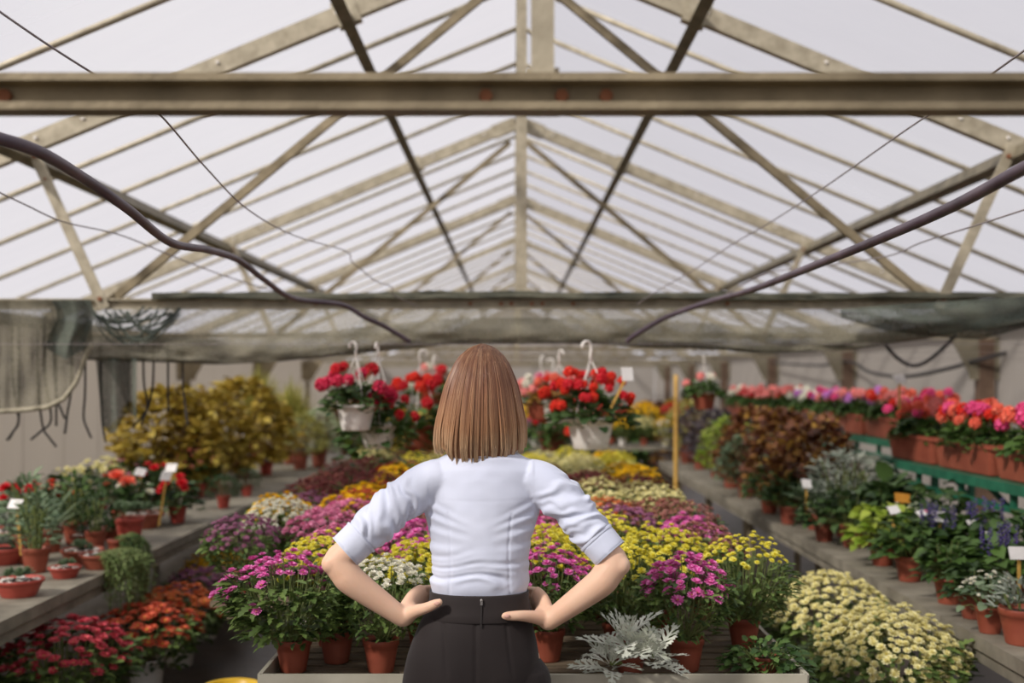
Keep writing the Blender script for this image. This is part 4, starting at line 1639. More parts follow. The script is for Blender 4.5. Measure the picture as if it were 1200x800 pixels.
# large leafy shrubs at the back of the left bench
SHR = [shrub_foliage(350, .46, .86, .1, 1100, .085, .07, 'round', .14, .3), shrub_foliage(351, .42, .8, .1, 950, .08, .065, 'round', .16, .3)]
for (px, x, s, g, k, lab) in [(198, -2.78, .93, G_olive, 0, 'yellow-brown leafy shrub next to the wall, first of the tall shrubs on the bench'),
                              (246, -2.6, .97, G_olive, 1, 'yellow-brown leafy shrub second of the tall shrubs on the left bench'),
                              (284, -2.62, 1.0, G_olive, 0, 'yellow-brown leafy shrub third of the tall shrubs, beside the straw-coloured grass')]:
    t = thing('leafy_shrub', lab, 'shrub', B(px, x), px * .3, None, s)
    obj('pot', POT_TALL, t, (0, 0, 0), [M_terra_d, M_soil])
    obj('foliage', SHR[k], t, (0, 0, .05), [g, M_stem_w])
GR = grass_tuft(360, .42, .95, 420, .02, .1)
for (px, x, s, g, lab) in [(302, -2.95, 1.1, G_yell, 'tall straw-coloured grass behind the leafy shrubs on the left bench'),
                           (340, -2.5, .95, G_yell, 'straw-green feathery grass beside the pale bushy plant on the left bench')]:
    t = thing('ornamental_grass', lab, 'grass plant', B(px, x), px, None, s)
    obj('pot', POT_TALL, t, (0, 0, 0), [M_terra_d, M_soil])
    obj('blades', GR, t, (0, 0, .05), [g])
SH3 = shrub_foliage(352, .3, .55, .1, 800, .05, .03, 'oval', .1, .5)
for (px, x, s, g, lab) in [(374, -2.1, 1.0, G_pale, 'pale green bushy plant at the far end of the left bench'),
                           (352, -2.25, .95, G_yell, 'yellow-green bushy plant beside the pale one at the far bench end'),
                           (336, -2.75, 1.2, G_olive, 'olive bushy plant behind the pale one at the far bench end')]:
    t = thing('bushy_plant', lab, 'shrub', B(px, x), px, None, s)
    obj('pot', POT_TALL, t, (0, 0, 0), [M_terra_d, M_soil])
    obj('foliage', SH3, t, (0, 0, .05), [g, M_stem_w])

# ---- right bench
SP = spikes(370, 12, .07, .16, .1)
for (px, x, s, lab) in [(1098, 1.98, 1.15, 'green plant with purple flower spikes in a red pot on the right bench'),
                        (1150, 2.16, 1.25, 'green plant with purple flower spikes further back beside the brown post'),
                        (1170, 1.99, 1.1, 'green plant with purple spikes at the bench middle, closest to the camera')]:
    t = thing('potted_salvia', lab, 'salvia', B(px, x), px, None, s)
    obj('pot', POT, t, (0, 0, 0), [M_terra, M_soil])
    obj('foliage', foliage_mesh('salv', lambda: geranium_foliage(371, .12, .09, .16, 150, .055, .03, 1, 'oval')), t, (0, 0, 0), [G1, M_stem])
    obj('flower_spikes', SP, t, (0, 0, .06), [PET['purple'][0], M_stem])
for (px, x, s, g, R, H, lab) in [
        (1112, 1.82, 1.0, G1, .12, .17, 'bushy green plant in a big red pot at the right bench edge before purple spikes'),
        (1140, 1.80, .9, G_dark, .10, .15, 'bushy green plant in a dark pot on the right bench edge, nearer the camera'),
        (1066, 1.84, 1.1, G1, .13, .19, 'bushy green plant in a red pot on the right bench edge, beside the lime one'),
        (1034, 1.86, 1.1, G_lime, .14, .2, 'lime green leafy plant on the right bench edge above the cream chrysanthemums'),
        (1050, 2.15, 1.2, G_dark, .14, .24, 'dark green leafy plant at the back of the right bench behind the lime one'),
        (1100, 2.2, 1.2, G_dark, .15, .24, 'dark green leafy plant at the back of the right bench behind the purple spikes'),
        (1185, 2.2, 1.2, G_dark, .14, .22, 'dark green leafy plant at the back of the right bench at the picture edge'),
        (1000, 1.9, 1.2, G_dark, .14, .2, 'dark green plant under the silver bush on the right bench'),
        (966, 1.80, 1.0, G_dark, .14, .18, 'low dark green plant at the right bench edge beside the blue-green cabbage'),
        (925, 1.79, 1.1, G_dark, .15, .2, 'low dark green plant at the right bench edge below the bronze shrubs'),
        (902, 1.80, 1.1, G1, .15, .2, 'low mid-green plant at the right bench edge below the bronze shrubs')]:
    t = thing('potted_plant', lab, 'potted plant', B(px, x), px, None, s)
    obj('pot', POT, t, (0, 0, 0), [M_terra if g != G_dark else M_terra_d, M_soil]).scale = (1.15, 1.15, 1.1)
    obj('foliage', foliage_mesh(('rb', R, H), lambda: geranium_foliage(int(R * 1000), R, .1, H, 150, .055, .03, 1, 'oval')), t, (0, 0, 0), [g, M_stem])
bench_flower('potted_flower', 'low orange-flowered plant on the right bench before the silver bush', 'potted flower', B(1014, 2.02), 'coral', .12, .14, 6, .03, G_dark, M_terra, 21, 'rose')
bench_flower('potted_flower', 'white alyssum-like plant in a red pot at the right bench edge', 'potted flower', B(1160, 1.76), 'white', .11, .13, 40, .008, G_blue, M_terra, 22, 'daisy', 80, 1.0, None, .03)
bench_flower('potted_flower', 'small white-flowered plant behind the lime leafy plant on the right bench', 'potted flower', B(1066, 2.06), 'white', .1, .2, 24, .009, G_blue, M_terra, 23, 'daisy', 80)
bench_flower('potted_flower', 'pink-flowered plant between two price tags on the right bench', 'potted flower', B(1086, 2.06), 'pink', .1, .17, 8, .018, G_dark, M_terra, 24, 'daisy', 80)
t = thing('potted_plant', 'pale plant in a wide red pot at the near end of the right bench', 'potted plant', B(1198, 1.80))
obj('pot', POT, t, (0, 0, 0), [M_terra, M_soil]).scale = (1.5, 1.5, 1.3)
obj('foliage', foliage_mesh('p1', lambda: shrub_foliage(380, .1, .2, .1, 160, .05, .012, 'blade', .2, .8, 6)), t, (0, 0, .02), [G_grey, M_stem])
# silver bush, cabbage and big-leaf plant
SIL = shrub_foliage(381, .24, .5, .1, 620, .06, .022, 'lobed', .18, .6)
CAB = MB()
rosette(CAB, (0, 0, .14), .2, random.Random(4), 5, 8, .1, .8)
CAB = CAB.mesh('cabbage_leaves', (None,), True)
for (px, x, s, kind, g, lab) in [
        (990, 1.98, .95, 'bush', G_grey, 'grey silver-leaved bush on the right bench left of the green rail end'),
        (1012, 2.18, .88, 'bush', G_silver, 'whiter silver-leaved bush behind the grey one on the right bench'),
        (958, 1.9, 1.15, 'cab', G_blue, 'blue-green ornamental cabbage on the right bench beside the bronze shrub'),
        (1040, 2.15, .72, 'big', G_dark, 'plant with big dark green upright leaves behind the silver bushes'),
        (940, 2.0, 1.1, 'cab', G1, 'green ornamental cabbage on the right bench under the small price tag')]:
    t = thing('potted_plant', lab, 'potted plant', B(px, x), px, None, s)
    obj('pot', POT, t, (0, 0, 0), [M_terra_d, M_soil]).scale = (1.3, 1.3, 1.2)
    if kind == 'bush':
        obj('foliage', SIL, t, (0, 0, .02), [g, M_stem])
    elif kind == 'cab':
        obj('leaves', CAB, t, (0, 0, 0), [g])
    else:
        obj('foliage', foliage_mesh('bigl', lambda: shrub_foliage(383, .16, .5, .1, 90, .15, .11, 'round', .1, 1.2, 10)), t, (0, 0, 0), [g, M_stem])

# bronze, plum and lime shrubs further down the right bench
for (px, x, s, g, k, lab) in [(952, 2.0, .74, G_bronze, 0, 'bronze and yellow leafy shrub on the right bench below the geranium shelf, nearest of three'),
                              (918, 2.0, .8, G_bronze, 1, 'bronze leafy shrub in the middle of the three on the right bench'),
                              (886, 2.0, .74, G_bronze, 0, 'dark bronze leafy shrub, furthest of the three on the right bench')]:
    t = thing('leafy_shrub', lab, 'shrub', B(px, x), px * .7, None, s)
    obj('pot', POT_TALL, t, (0, 0, 0), [M_terra_d, M_soil])
    o = obj('foliage', SHR[k], t, (0, 0, .05), [g, M_stem_w])
    o.scale = (.85, .85, 1)
for (px, x, s, g, lab) in [(858, 1.9, 1.0, G_lime, 'bright lime green bushy plant on the right bench beyond the bronze shrubs'),
                           (842, 1.97, 1.05, G_plum, 'dark plum-grey bushy plant on the right bench beyond the lime one'),
                           (822, 1.98, 1.1, G_plum, 'plum-grey bushy plant second beyond the lime one on the right bench'),
                           (876, 2.22, .8, G_pale, 'pale grey-green bushy plant behind the bright lime one on the right bench'),
                           (806, 1.97, 1.1, G_yell, 'yellow-green bushy plant at the far end of the right bench'),
                           (874, 1.85, .8, G_blue, 'low blue-green bushy plant at the bench edge beside the lime one')]:
    t = thing('bushy_plant', lab, 'shrub', B(px, x), px, None, s)
    obj('pot', POT_TALL, t, (0, 0, 0), [M_terra_d, M_soil])
    obj('foliage', SH3, t, (0, 0, .05), [g, M_stem_w])

# ------------------------------------------------------------------ geranium troughs on the green shelves
m = MB()


def trough_mesh():
    m_ = MB()
    L, W, H = .8, .21, .165

    def ring(w, l, z):
        r = .02
        out = []
        for (sx, sy) in ((1, 1), (-1, 1), (-1, -1), (1, -1)):
            for q in range(3):
                a0 = {(1, 1): 0, (-1, 1): PI / 2, (-1, -1): PI, (1, -1): 1.5 * PI}[(sx, sy)] + q * PI / 4
                out.append(Vector((sx * (w / 2 - r) + r * math.cos(a0), sy * (l / 2 - r) + r * math.sin(a0), z)))
        return out
    m_.loft([ring(W * .74, L * .9, 0), ring(W * .78, L * .91, .006), ring(W * .93, L * .98, H - .026), ring(W * 1.02, L * 1.02, H - .024),
             ring(W * 1.03, L * 1.025, H), ring(W * .95, L * .985, H), ring(W * .92, L * .975, H - .03)], False)
    r_ = ring(W * .93, L * .975, H - .028)
    m_.add(r_, [tuple(range(12))], 1)
    m_.add(ring(W * .74, L * .9, 0), [tuple(reversed(range(12)))], 0)
    return m_.mesh('trough_box', (None, None), False)


TROUGH = trough_mesh()
GF = [geranium_foliage(390 + k, .4, 0, .17, 330, .05, .03, .34) for k in range(3)]
rt = random.Random(12)


def trough(label, loc, cols, nh=10, pot=None, group=None):
    t = thing('geranium_trough', label, 'flower trough', loc, 0, group)
    obj('box', TROUGH, t, (0, 0, 0), [pot or M_terra, M_soil])
    f = obj('foliage', GF[rt.randrange(3)], t, (0, 0, .13), [G1, M_stem])
    f.rotation_euler = (0, 0, PI / 2)
    for k in range(nh):
        p = Vector((rt.uniform(-.11, .09), -.36 + .72 * (k + rt.uniform(.2, .8)) / nh, rt.uniform(.27, .37)))
        put('flower_head', HEADS[k % 3], t, p, Vector((p.x * 2, p.y * .6, .6)), rt.uniform(.026, .038), [PET[cols[k % len(cols)]][0], M_stem], rt)


for i, (cols, word) in enumerate([(['coral', 'coral', 'scarlet'], 'coral'), (['hotpink', 'hotpink', 'coral'], 'hot pink'), (['coral', 'scarlet', 'coral', 'hotpink'], 'coral and scarlet'),
                                  (['coral', 'salmon', 'hotpink'], 'soft coral')]):
    trough('trough of %s geraniums, %s from the near end of the closer green shelf' % (word, ORD[i + 1]), (2.56, 4.63 + i * .825, 1.052), cols, 24)
for i, (cols, word) in enumerate([(['hotpink', 'coral', 'cherry'], 'mixed hot pink'), (['salmon', 'coral', 'scarlet'], 'salmon'), (['salmon', 'violet'], 'salmon and violet'),
                                  (['violet', 'hotpink', 'salmon'], 'violet pink'), (['white', 'violet', 'white'], 'white and violet'), (['salmon', 'salmon', 'scarlet'], 'salmon and red'),
                                  (['salmon'], 'plain salmon'), (['red', 'salmon'], 'red and salmon'), (['white', 'salmon'], 'mostly white')]):
    trough('trough of %s geraniums, %s along the further green shelf' % (word, ORD[i + 1]), (2.97, 8.1 + i * .86, 1.102), cols, 18)

# ------------------------------------------------------------------ hanging baskets
BF = [geranium_foliage(400 + k, .2, .01, .17, 190, .058, .05) for k in range(2)]
BFT = geranium_foliage(405, .26, -.1, .3, 260, .06, .22)


def basket(label, p, cols, nh, s=1.0, hookz=1.735, potm=None, fol=0, leafm=None, R=.2, hook=True, seed=1, group=None, Hh=.17, hr=1.0):
    """p = rim centre"""
    rnd = random.Random(seed)
    t = thing('hanging_basket', label, 'hanging basket', p, seed * .9, group, s)
    obj('pot', POT_BASKET, t, (0, 0, -.155), [potm or M_cream_pot, M_soil])
    obj('foliage', BFT if fol == 2 else BF[fol], t, (0, 0, -.03), [leafm or G_dark, M_stem])
    hz = (hookz - p[2]) / s
    m_ = MB()
    for k in range(3):
        a = 2 * PI * k / 3 + .4
        b = Vector((.13 * math.cos(a), .13 * math.sin(a), -.005))
        m_.tube([b, b * .7 + Vector((0, 0, hz * .35)), Vector((.006 * math.cos(a), .006 * math.sin(a), hz - .09))], .0032, 5)
    hang_o = m_.build('hanger', M_white, t, True)
    m_ = MB()
    # hook
    pts = [Vector((0, 0, hz - .1)), Vector((0, 0, hz - .05)), Vector((-.004, 0, hz - .03))]
    for q in range(9):
        a = PI - q * PI * 1.15 / 8
        pts.append(Vector((.024 + .026 * math.cos(a), 0, hz - .012 + .026 * math.sin(a))))
    m_.tube(pts, .0075, 7)
    m_.build('hook', M_white, hang_o, True)
    for k in range(nh):
        a = rnd.random() * 6.28
        q = R * math.sqrt(rnd.uniform(.1, 1.0))
        e = q / R
        z = Hh * math.sqrt(max(0, 1 - e * e * .9)) * rnd.uniform(.85, 1.25) + .03 - (.06 * rnd.random() if e > .8 else 0)
        p_ = Vector((q * math.cos(a), q * math.sin(a), z))
        put('flower_head', HEADS[k % 3], t, p_, Vector((p_.x * 2, p_.y * 2, .35)), rnd.uniform(.028, .042) * hr, [PET[cols[k % len(cols)]][0], M_stem], rnd)
    return t


YH = 5.9
for (y, lab) in [(YH, 'thin steel wire stretched across in front of the net carrying hanging baskets'), (7.6, 'thin steel wire stretched across behind the net carrying hanging baskets'),
                 (9.4, 'third thin steel wire stretched across beyond the net'), (10.7, 'fourth thin steel wire stretched across far beyond the net')]:
    m = MB()
    m.tube([(CX - HALF, y, 1.74), (CX + HALF, y, 1.74)], .0014, 6)
    tag(m.build('hanging_wire', M_wire, None, True), lab, 'wire')
def Q(px, py, Y):
    q = P(px, py, Y)
    return (q.x, q.y, q.z)


basket('white basket of cherry red geraniums hanging on the left, higher and in front', Q(417, 476, YH), ['cherry', 'red', 'cherry'], 13, .80, 1.74, None, 0, G_dark, .24, seed=3, Hh=.2)
basket('white basket of red geraniums hanging lower behind the cherry red one', Q(443, 497, 6.1), ['red', 'cherry'], 12, .82, 1.74, M_cream_pot, 2, G1, .24, seed=5, Hh=.16)
basket('basket of bright red geraniums hanging between the left baskets and the woman\'s hair', Q(492, 500, 7.6), ['red', 'scarlet'], 16, 1.0, 1.74, M_terra, 2, G1, .28, seed=7, Hh=.3)
basket('basket of red and pink geraniums hanging close to the woman\'s hair', Q(508, 462, 9.4), ['red', 'salmon', 'white'], 12, 1.0, 1.74, M_terra, 0, G1, .2, seed=8)
basket('white basket of scarlet begonias hanging right of the woman\'s head', Q(692, 491, YH), ['scarlet', 'scarlet', 'red'], 38, 1.0, 1.74, M_cream_pot, 0, G_dark, .215, seed=11, Hh=.2, hr=.66)
basket('basket of salmon and scarlet flowers hanging behind the scarlet begonia basket', Q(655, 470, 7.6), ['salmon', 'scarlet', 'coral'], 16, .9, 1.74, M_cream_pot, 1, G_bronze, .22, seed=13)
basket('basket of pink and white flowers hanging nearest the right edge of the hair', Q(634, 470, 9.4), ['salmon', 'white', 'hotpink'], 12, 1.0, 1.74, M_terra, 1, G1, .22, seed=15)
basket('far basket of red geraniums hanging low right of the woman\'s hair', Q(648, 508, 10.7), ['red', 'scarlet'], 14, 1.1, 1.74, M_terra, 2, G1, .26, seed=17)
basket('basket of coral flowers hanging above the far end of the geranium shelf', Q(825, 462, 9.4), ['salmon', 'white'], 8, .8, 1.74, M_terra, 1, G1, .2, seed=19)

# ------------------------------------------------------------------ price tags on stakes
M_card = mat('white_card', (226, 222, 216), (240, 237, 232), scale=20, rough=0.5)
M_stake = mat('bamboo_stake', (190, 146, 62), (214, 172, 92), scale=25, rough=0.6)
M_stake_d = mat('orange_tag', (186, 122, 34), (206, 146, 56), scale=20, rough=0.6)


def price_tag(label, px, py_card, py_foot, Y, w=.07, h=.05, tilt=.5, yaw=-.3, lean=0.0, sm=None, cm=None):
    a_ = P(px, py_card, Y)
    b_ = P(px - lean, py_foot, Y)
    t = thing('price_tag', label, 'price tag', b_)
    H = a_.z - b_.z
    m_ = MB()
    top = Vector((a_.x - b_.x, 0, H))
    m_.bar((0, 0, 0), top, .012, .006, (0, 1, 0))
    m_.build('stake', sm or M_stake, t)
    R = Euler((-tilt, 0.12 * math.sin(px), yaw)).to_matrix()
    m_ = MB()
    m_.box(top + Vector((0, -.008, .008)), (w, .004, h), R)
    m_.build('card', cm or M_card, t)
    return t


for a_ in [
        ('white price tag on a yellow stake standing among succulents at the near bench end', 19, 592, 650, 5.6, .07, .05, .6, -.2, -6),
        ('white price tag above the cream begonias on the left bench, alone', 165, 554, 606, 7.6, .08, .055, .6, -.3, 3),
        ('white price tag above the salmon rose bush, lower of the pair', 195, 559, 616, 7.0, .072, .06, .5, -.3, 9),
        ('white price tag above the salmon rose bush, upper of the pair', 201, 549, 603, 7.9, .085, .06, .5, -.3, 3),
        ('tiny white price tag beside the bronze shrubs on the right bench', 945, 568, 600, 6.6, .06, .055, .5, .3, 0),
        ('white price tag beside the orange tag on the right bench', 1047, 599, 640, 5.5, .06, .045, .7, .35, 0),
        ('tilted white price tag on a leaning stake right of the orange tag', 1079, 603, 640, 5.4, .05, .035, .9, .5, 8),
        ('wide white price tag, third of the white tags from the silver bushes', 1101, 607, 640, 5.3, .078, .055, .6, .35, 0),
        ('white price tag before the brown post on the right bench', 1140, 616, 650, 5.2, .06, .045, .7, .4, 4),
        ('white price tag near the picture edge, among purple flower spikes', 1165, 631, 665, 5.0, .078, .055, .7, .35, 3),
        ('large white price tag on a tall yellow stake at the right picture edge', 1194, 650, 736, 4.35, .085, .05, .35, .1, 0),
        ('white price tag on a slanting yellow stake in the scarlet begonia basket', 735, 440, 487, 5.75, .062, .07, .2, .35, 24),
        ('white price tag among the coral geraniums on the closer green shelf', 1054, 445, 480, 7.1, .085, .06, .5, .4, 0),
        ('small white price tag on the far bench beyond the table', 778, 500, 520, 14.5, .14, .16, .1, 0, 0),
]:
    price_tag(*a_)
price_tag('orange wooden tag standing behind the white tags on the right bench', 1057, 585, 640, 5.9, .085, .05, .4, .2, -4, M_stake_d, M_stake_d)
t = thing('bamboo_pole', 'upright yellow bamboo pole standing at the end of the middle table', 'pole', (XZ(792, 9.6), 9.6, 0))
m = MB()
m.tube([(0, 0, z_) for z_ in (0, .4, .8, 1.2, 1.6)], .018, 8)
for z_ in (.35, .7, 1.05, 1.4):
    m.tube([(0, 0, z_ - .006), (0, 0, z_ + .006)], .021, 8)
m.build('shaft', M_stake, t, True)

# ------------------------------------------------------------------ plants on the far bench and behind
fb = 'potted flowers on the far bench'
rf = random.Random(31)
far = ['golden', 'pink', 'white', 'golden', 'mauve', 'pink', 'golden', 'crimson', 'golden', 'cream', 'golden', 'mauve']
for i, c in enumerate(far):
    x = -.85 + i * .28
    mum('potted_chrysanthemum', '%s potted flower, %s from the left along the front of the far bench' % (COLOUR_WORD[c], ORD[i + 1]), (x, 14.6, .72), c, 'daisy', 1.0, i, fb,
        None, M_cream_pot if i % 3 else M_terra)
for i, c in enumerate(['golden', 'golden', 'golden', 'golden', 'salmon', 'red', 'golden', 'red']):
    x = -.8 + i * .42
    mum('potted_chrysanthemum', '%s potted flower, %s from the left along the back of the far bench' % (COLOUR_WORD[c], ORD[i + 1]), (x, 15.05, .72), c, 'daisy', 1.35, i, fb,
        None, M_terra, 1.1)
for i in range(7):
    s = -1 if i % 2 else 1
    x = [1.5, -1.7, 2.4, -2.6, 3.2, -3.4, -0.9][i]
    y = 17.5 + 1.1 * i
    t = thing('leafy_shrub', 'tall blurred %s shrub on the floor beyond the far bench, %s from it' % (['green', 'olive', 'bronze'][i % 3], ORD[i + 1]), 'shrub', (x, y, 0), i, None, 1.25)
    obj('pot', POT_TALL, t, (0, 0, 0), [M_terra_d, M_soil])
    obj('foliage', SHR[i % 2], t, (0, 0, .05), [[G1, G_olive, G_bronze][i % 3], M_stem_w])
# ------------------------------------------------------------------ the woman
WX, WY = (562 - VPX) / 450.0, 2.96
skin = mat('skin', (232, 188, 158), (240, 202, 174), scale=9, rough=0.5, bump=0.03, bscale=240, spec=0.35)
for n_ in skin.node_tree.nodes:
    if n_.type == 'BSDF_PRINCIPLED':
        n_.inputs['Subsurface Weight'].default_value = 0.12
        n_.inputs['Subsurface Radius'].default_value = (0.02, 0.008, 0.004)
woman = thing('woman', 'woman seen from behind in a pale blue shirt and black trousers, hands on hips', 'person', (WX, WY, 0))


def W(px, py, y=0.0):
    """pixel of the photograph at the woman's distance, relative to her feet"""
    return Vector(((px - 562) / 450.0, y, EYE - (py - VPY) / 450.0))


def ell(c, rx, ry, n=40, pw=2.0, back=None):
    out = []
    for k in range(n):
        a = 2 * PI * k / n
        ca, sa = math.cos(a), math.sin(a)
        x = math.copysign(abs(ca) ** (2 / pw), ca) * rx
        y = math.copysign(abs(sa) ** (2 / pw), sa) * ry
        out.append(Vector((c[0] + x, c[1] + y, c[2])))
    return out


def limb(m, pts, rad, n=18, sub=6):
    """tapered round limb through joints with rounded ends; radii may be (across, deep)"""
    full = []
    for p, r in zip(pts, rad):
        r = r if isinstance(r, tuple) else (r, r)
        full.append(tuple(p) + r)
    c = catmull(full, sub)
    P_ = [Vector(q[:3]) for q in c]
    R_ = [(float(q[3]), float(q[4])) for q in c]
    d0 = (P_[0] - P_[1]).normalized()
    d1 = (P_[-1] - P_[-2]).normalized()
    a0, a1 = R_[0], R_[-1]
    pre = [(P_[0] + d0 * min(a0) * k, (a0[0] * w, a0[1] * w)) for k, w in ((.9, .35), (.6, .75), (.3, .94))]
    post = [(P_[-1] + d1 * min(a1) * k, (a1[0] * w, a1[1] * w)) for k, w in ((.3, .94), (.6, .75), (.9, .35))]
    P_ = [q[0] for q in pre] + P_ + [q[0] for q in post]
    R_ = [q[1] for q in pre] + R_ + [q[1] for q in post]
    m.tube(P_, R_, n)


# arms: shoulder, elbow, wrist (y negative = towards the camera)
ARM = {-1: dict(sh=W(499, 560, -.014), el=W(400, 652, -.075), wr=W(474, 719, -.045)),
       1: dict(sh=W(638, 560, -.014), el=W(718, 654, -.075), wr=W(642, 723, -.045))}

body = MB()
# head
hc = Vector((0.008, 0.025, 1.535))
body.ball(hc, (.073, .092, .108), 28, 20)
body.ball(hc + Vector((0, .035, -.055)), (.056, .060, .062), 20, 14)       # jaw
limb(body, [hc + Vector((0, .086, .012)), hc + Vector((0, .096, -.012)), hc + Vector((0, .104, -.032))], [.007, .0085, .011], 10, 3)   # nose
    #
body.ball(hc + Vector((0, .070, .024)), (.046, .020, .012), 12, 8)           # brow
body.ball(hc + Vector((0, .078, -.060)), (.024, .016, .012), 12, 8)         # mouth
body.ball(hc + Vector((0, .070, -.098)), (.022, .018, .016), 12, 8)          # chin
for s in (-1, 1):
    body.ball(hc + Vector((s * .074, .0, -.012)), (.008, .018, .03), 10, 8)    # ears
    body.ball(hc + Vector((s * .038, .056, -.026)), (.027, .026, .030), 10, 8)  # cheeks
limb(body, [Vector((.004, -.005, 1.33)), Vector((.006, .0, 1.40)), Vector((.008, .012, 1.47))], [.058, .05, .052])
# trunk kept just under the clothes
secs = [(.80, .150, .092, .0), (.88, .148, .090, .0), (.96, .122, .082, .0), (1.02, .112, .078, .0), (1.10, .112, .082, .0), (1.20, .128, .082, .004), (1.28, .132, .074, .006), (1.315, .118, .06, .004), (1.345, .07, .05, 0)]
body.loft([ell((0, y, z), rx, ry, 32, 2.2) for (z, rx, ry, y) in secs])
for s in (-1, 1):
    A = ARM[s]
    mid = A['el'].lerp(A['wr'], .3)
    bow = Vector((s * .010, -.008, -.006))
    limb(body, [A['sh'] + Vector((-s * .03, .0, -.03)), A['sh'].lerp(A['el'], .5), A['el'].lerp(A['sh'], .12), A['el'] + Vector((s * -.004, 0, 0)), A['el'].lerp(A['wr'], .16) + bow * .6, mid + bow, A['el'].lerp(A['wr'], .68) + bow * .5, A['wr']],
         [.030, .033, .036, .037, .0385, .0375, .0305, (.0265, .0245)])
    body.ball(A['el'] + Vector((s * .012, -.012, -.004)), (.026, .026, .026), 12, 8)
    # hand: wrist -> palm on the side of the waist, fingers forward round the hip, thumb back
    wr = A['wr']
    if s < 0:
        kn, th0, th1, th2 = W(493, 703, .045), W(482, 713, -.055), W(502, 704, -.09), W(518, 696, -.105)
    else:
        kn, th0, th1, th2 = W(629, 705, .045), W(633, 718, -.055), W(610, 712.5, -.092), W(592, 711.5, -.106)
    limb(body, [wr, wr.lerp(kn, .3) + Vector((s * .004, -.004, -.002)), wr.lerp(kn, .7) + Vector((s * .006, 0, 0)), kn], [(.0265, .025), (.023, .034), (.02, .040), (.017, .038)], 16)
    # thumb
    limb(body, [wr.lerp(kn, .12) + Vector((-s * .004, -.012, 0)), th0.lerp(th1, .35), th1, th1.lerp(th2, .6), th2], [.021, .0172, .0142, .0126, .0102], 12)
    body.ball(th1.lerp(th2, .3), (.0128, .0118, .0118), 10, 8)
    # web between thumb and palm
    limb(body, [wr.lerp(kn, .45), th0.lerp(th1, .2)], [.02, .014], 12)
    # four fingers lying forward along the waist, unequal and curled inward
    for k, (dz, L, r) in enumerate(((.022, .070, .0088), (.004, .078, .0090), (-.015, .072, .0086), (-.032, .056, .0076))):
        b = kn + Vector((s * .002, -.006, dz))
        hipx = .134 if dz > -.01 else .142
        p1 = Vector((s * (hipx + .010), kn.y + L * .38, b.z - .003))
        p2 = Vector((s * (hipx - .018), kn.y + L * .72, b.z - .006))
        p3 = Vector((s * (hipx - .047), kn.y + L * .93, b.z - .008))
        limb(body, [b, p1, p2, p3], [r * 1.12, r * 1.02, r * .95, r * .8], 10, 4)
        body.ball(p1, (r * 1.08,) * 3, 8, 6)
# legs and ankles inside the trousers
for s in (-1, 1):
    limb(body, [Vector((s * .082, 0, .82)), Vector((s * .08, .0, .5)), Vector((s * .078, -.01, .3)), Vector((s * .078, -.015, .09))], [.078, .052, .048, .034])
me = remesh(body, .0042, 5, .5)
me.materials.append(skin)
bo = obj('body', me, woman)

# eyes
for s in (-1, 1):
    m = MB()
    ec = hc + Vector((s * .031, .0795, .004))
    m.ball(ec, (.0115, .0095, .0078), 14, 10)
    m.ball(ec + Vector((0, .0072, 0)), (.0045, .003, .0045), 10, 6, 1)
    m.tube([ec + Vector((.0135 * math.cos(a), .0055 - .004 * abs(math.cos(a)), .0085 * math.sin(a) + .001)) for a in [PI * k / 8 for k in range(9)]], .0016, 5, True, 1)
    m.build('eye', [mat('eye_white', (226, 222, 216), rough=.2), mat('iris', (62, 44, 34), rough=.25)], bo, True)
    m = MB()
    m.tube([hc + Vector((s * (.014 + .034 * k / 6), .0915 - .012 * (k / 6) ** 2, .026 + .005 * math.sin(PI * k / 6))) for k in range(7)], [.0014, .0024, .0027, .0026, .0023, .0018, .001], 6)
    m.build('eyebrow', mat('brow_hair', (96, 66, 48), rough=.7), bo, True)
if True:
    m = MB()
    m.ball(hc + Vector((0, .0945, -.0570)), (.019, .0045, .0040), 14, 8)
    m.ball(hc + Vector((0, .0940, -.0640)), (.016, .0050, .0046), 14, 8)
    m.build('lips', mat('lip', (190, 106, 98), rough=.4), bo, True)
if False:
    pass
# thumb nails (the side the photograph shows)
for s, (a_, b_) in ((-1, (W(512, 698.5, -.1125), W(519, 695, -.114))), (1, (W(598, 711, -.114), W(591, 710.5, -.115)))):
    m = MB()
    m.ball(a_.lerp(b_, .5), (.0078, .0024, .0056), 10, 6)
    m.build('thumb_nail', mat('nail', (226, 178, 160), rough=.3), bo, True)

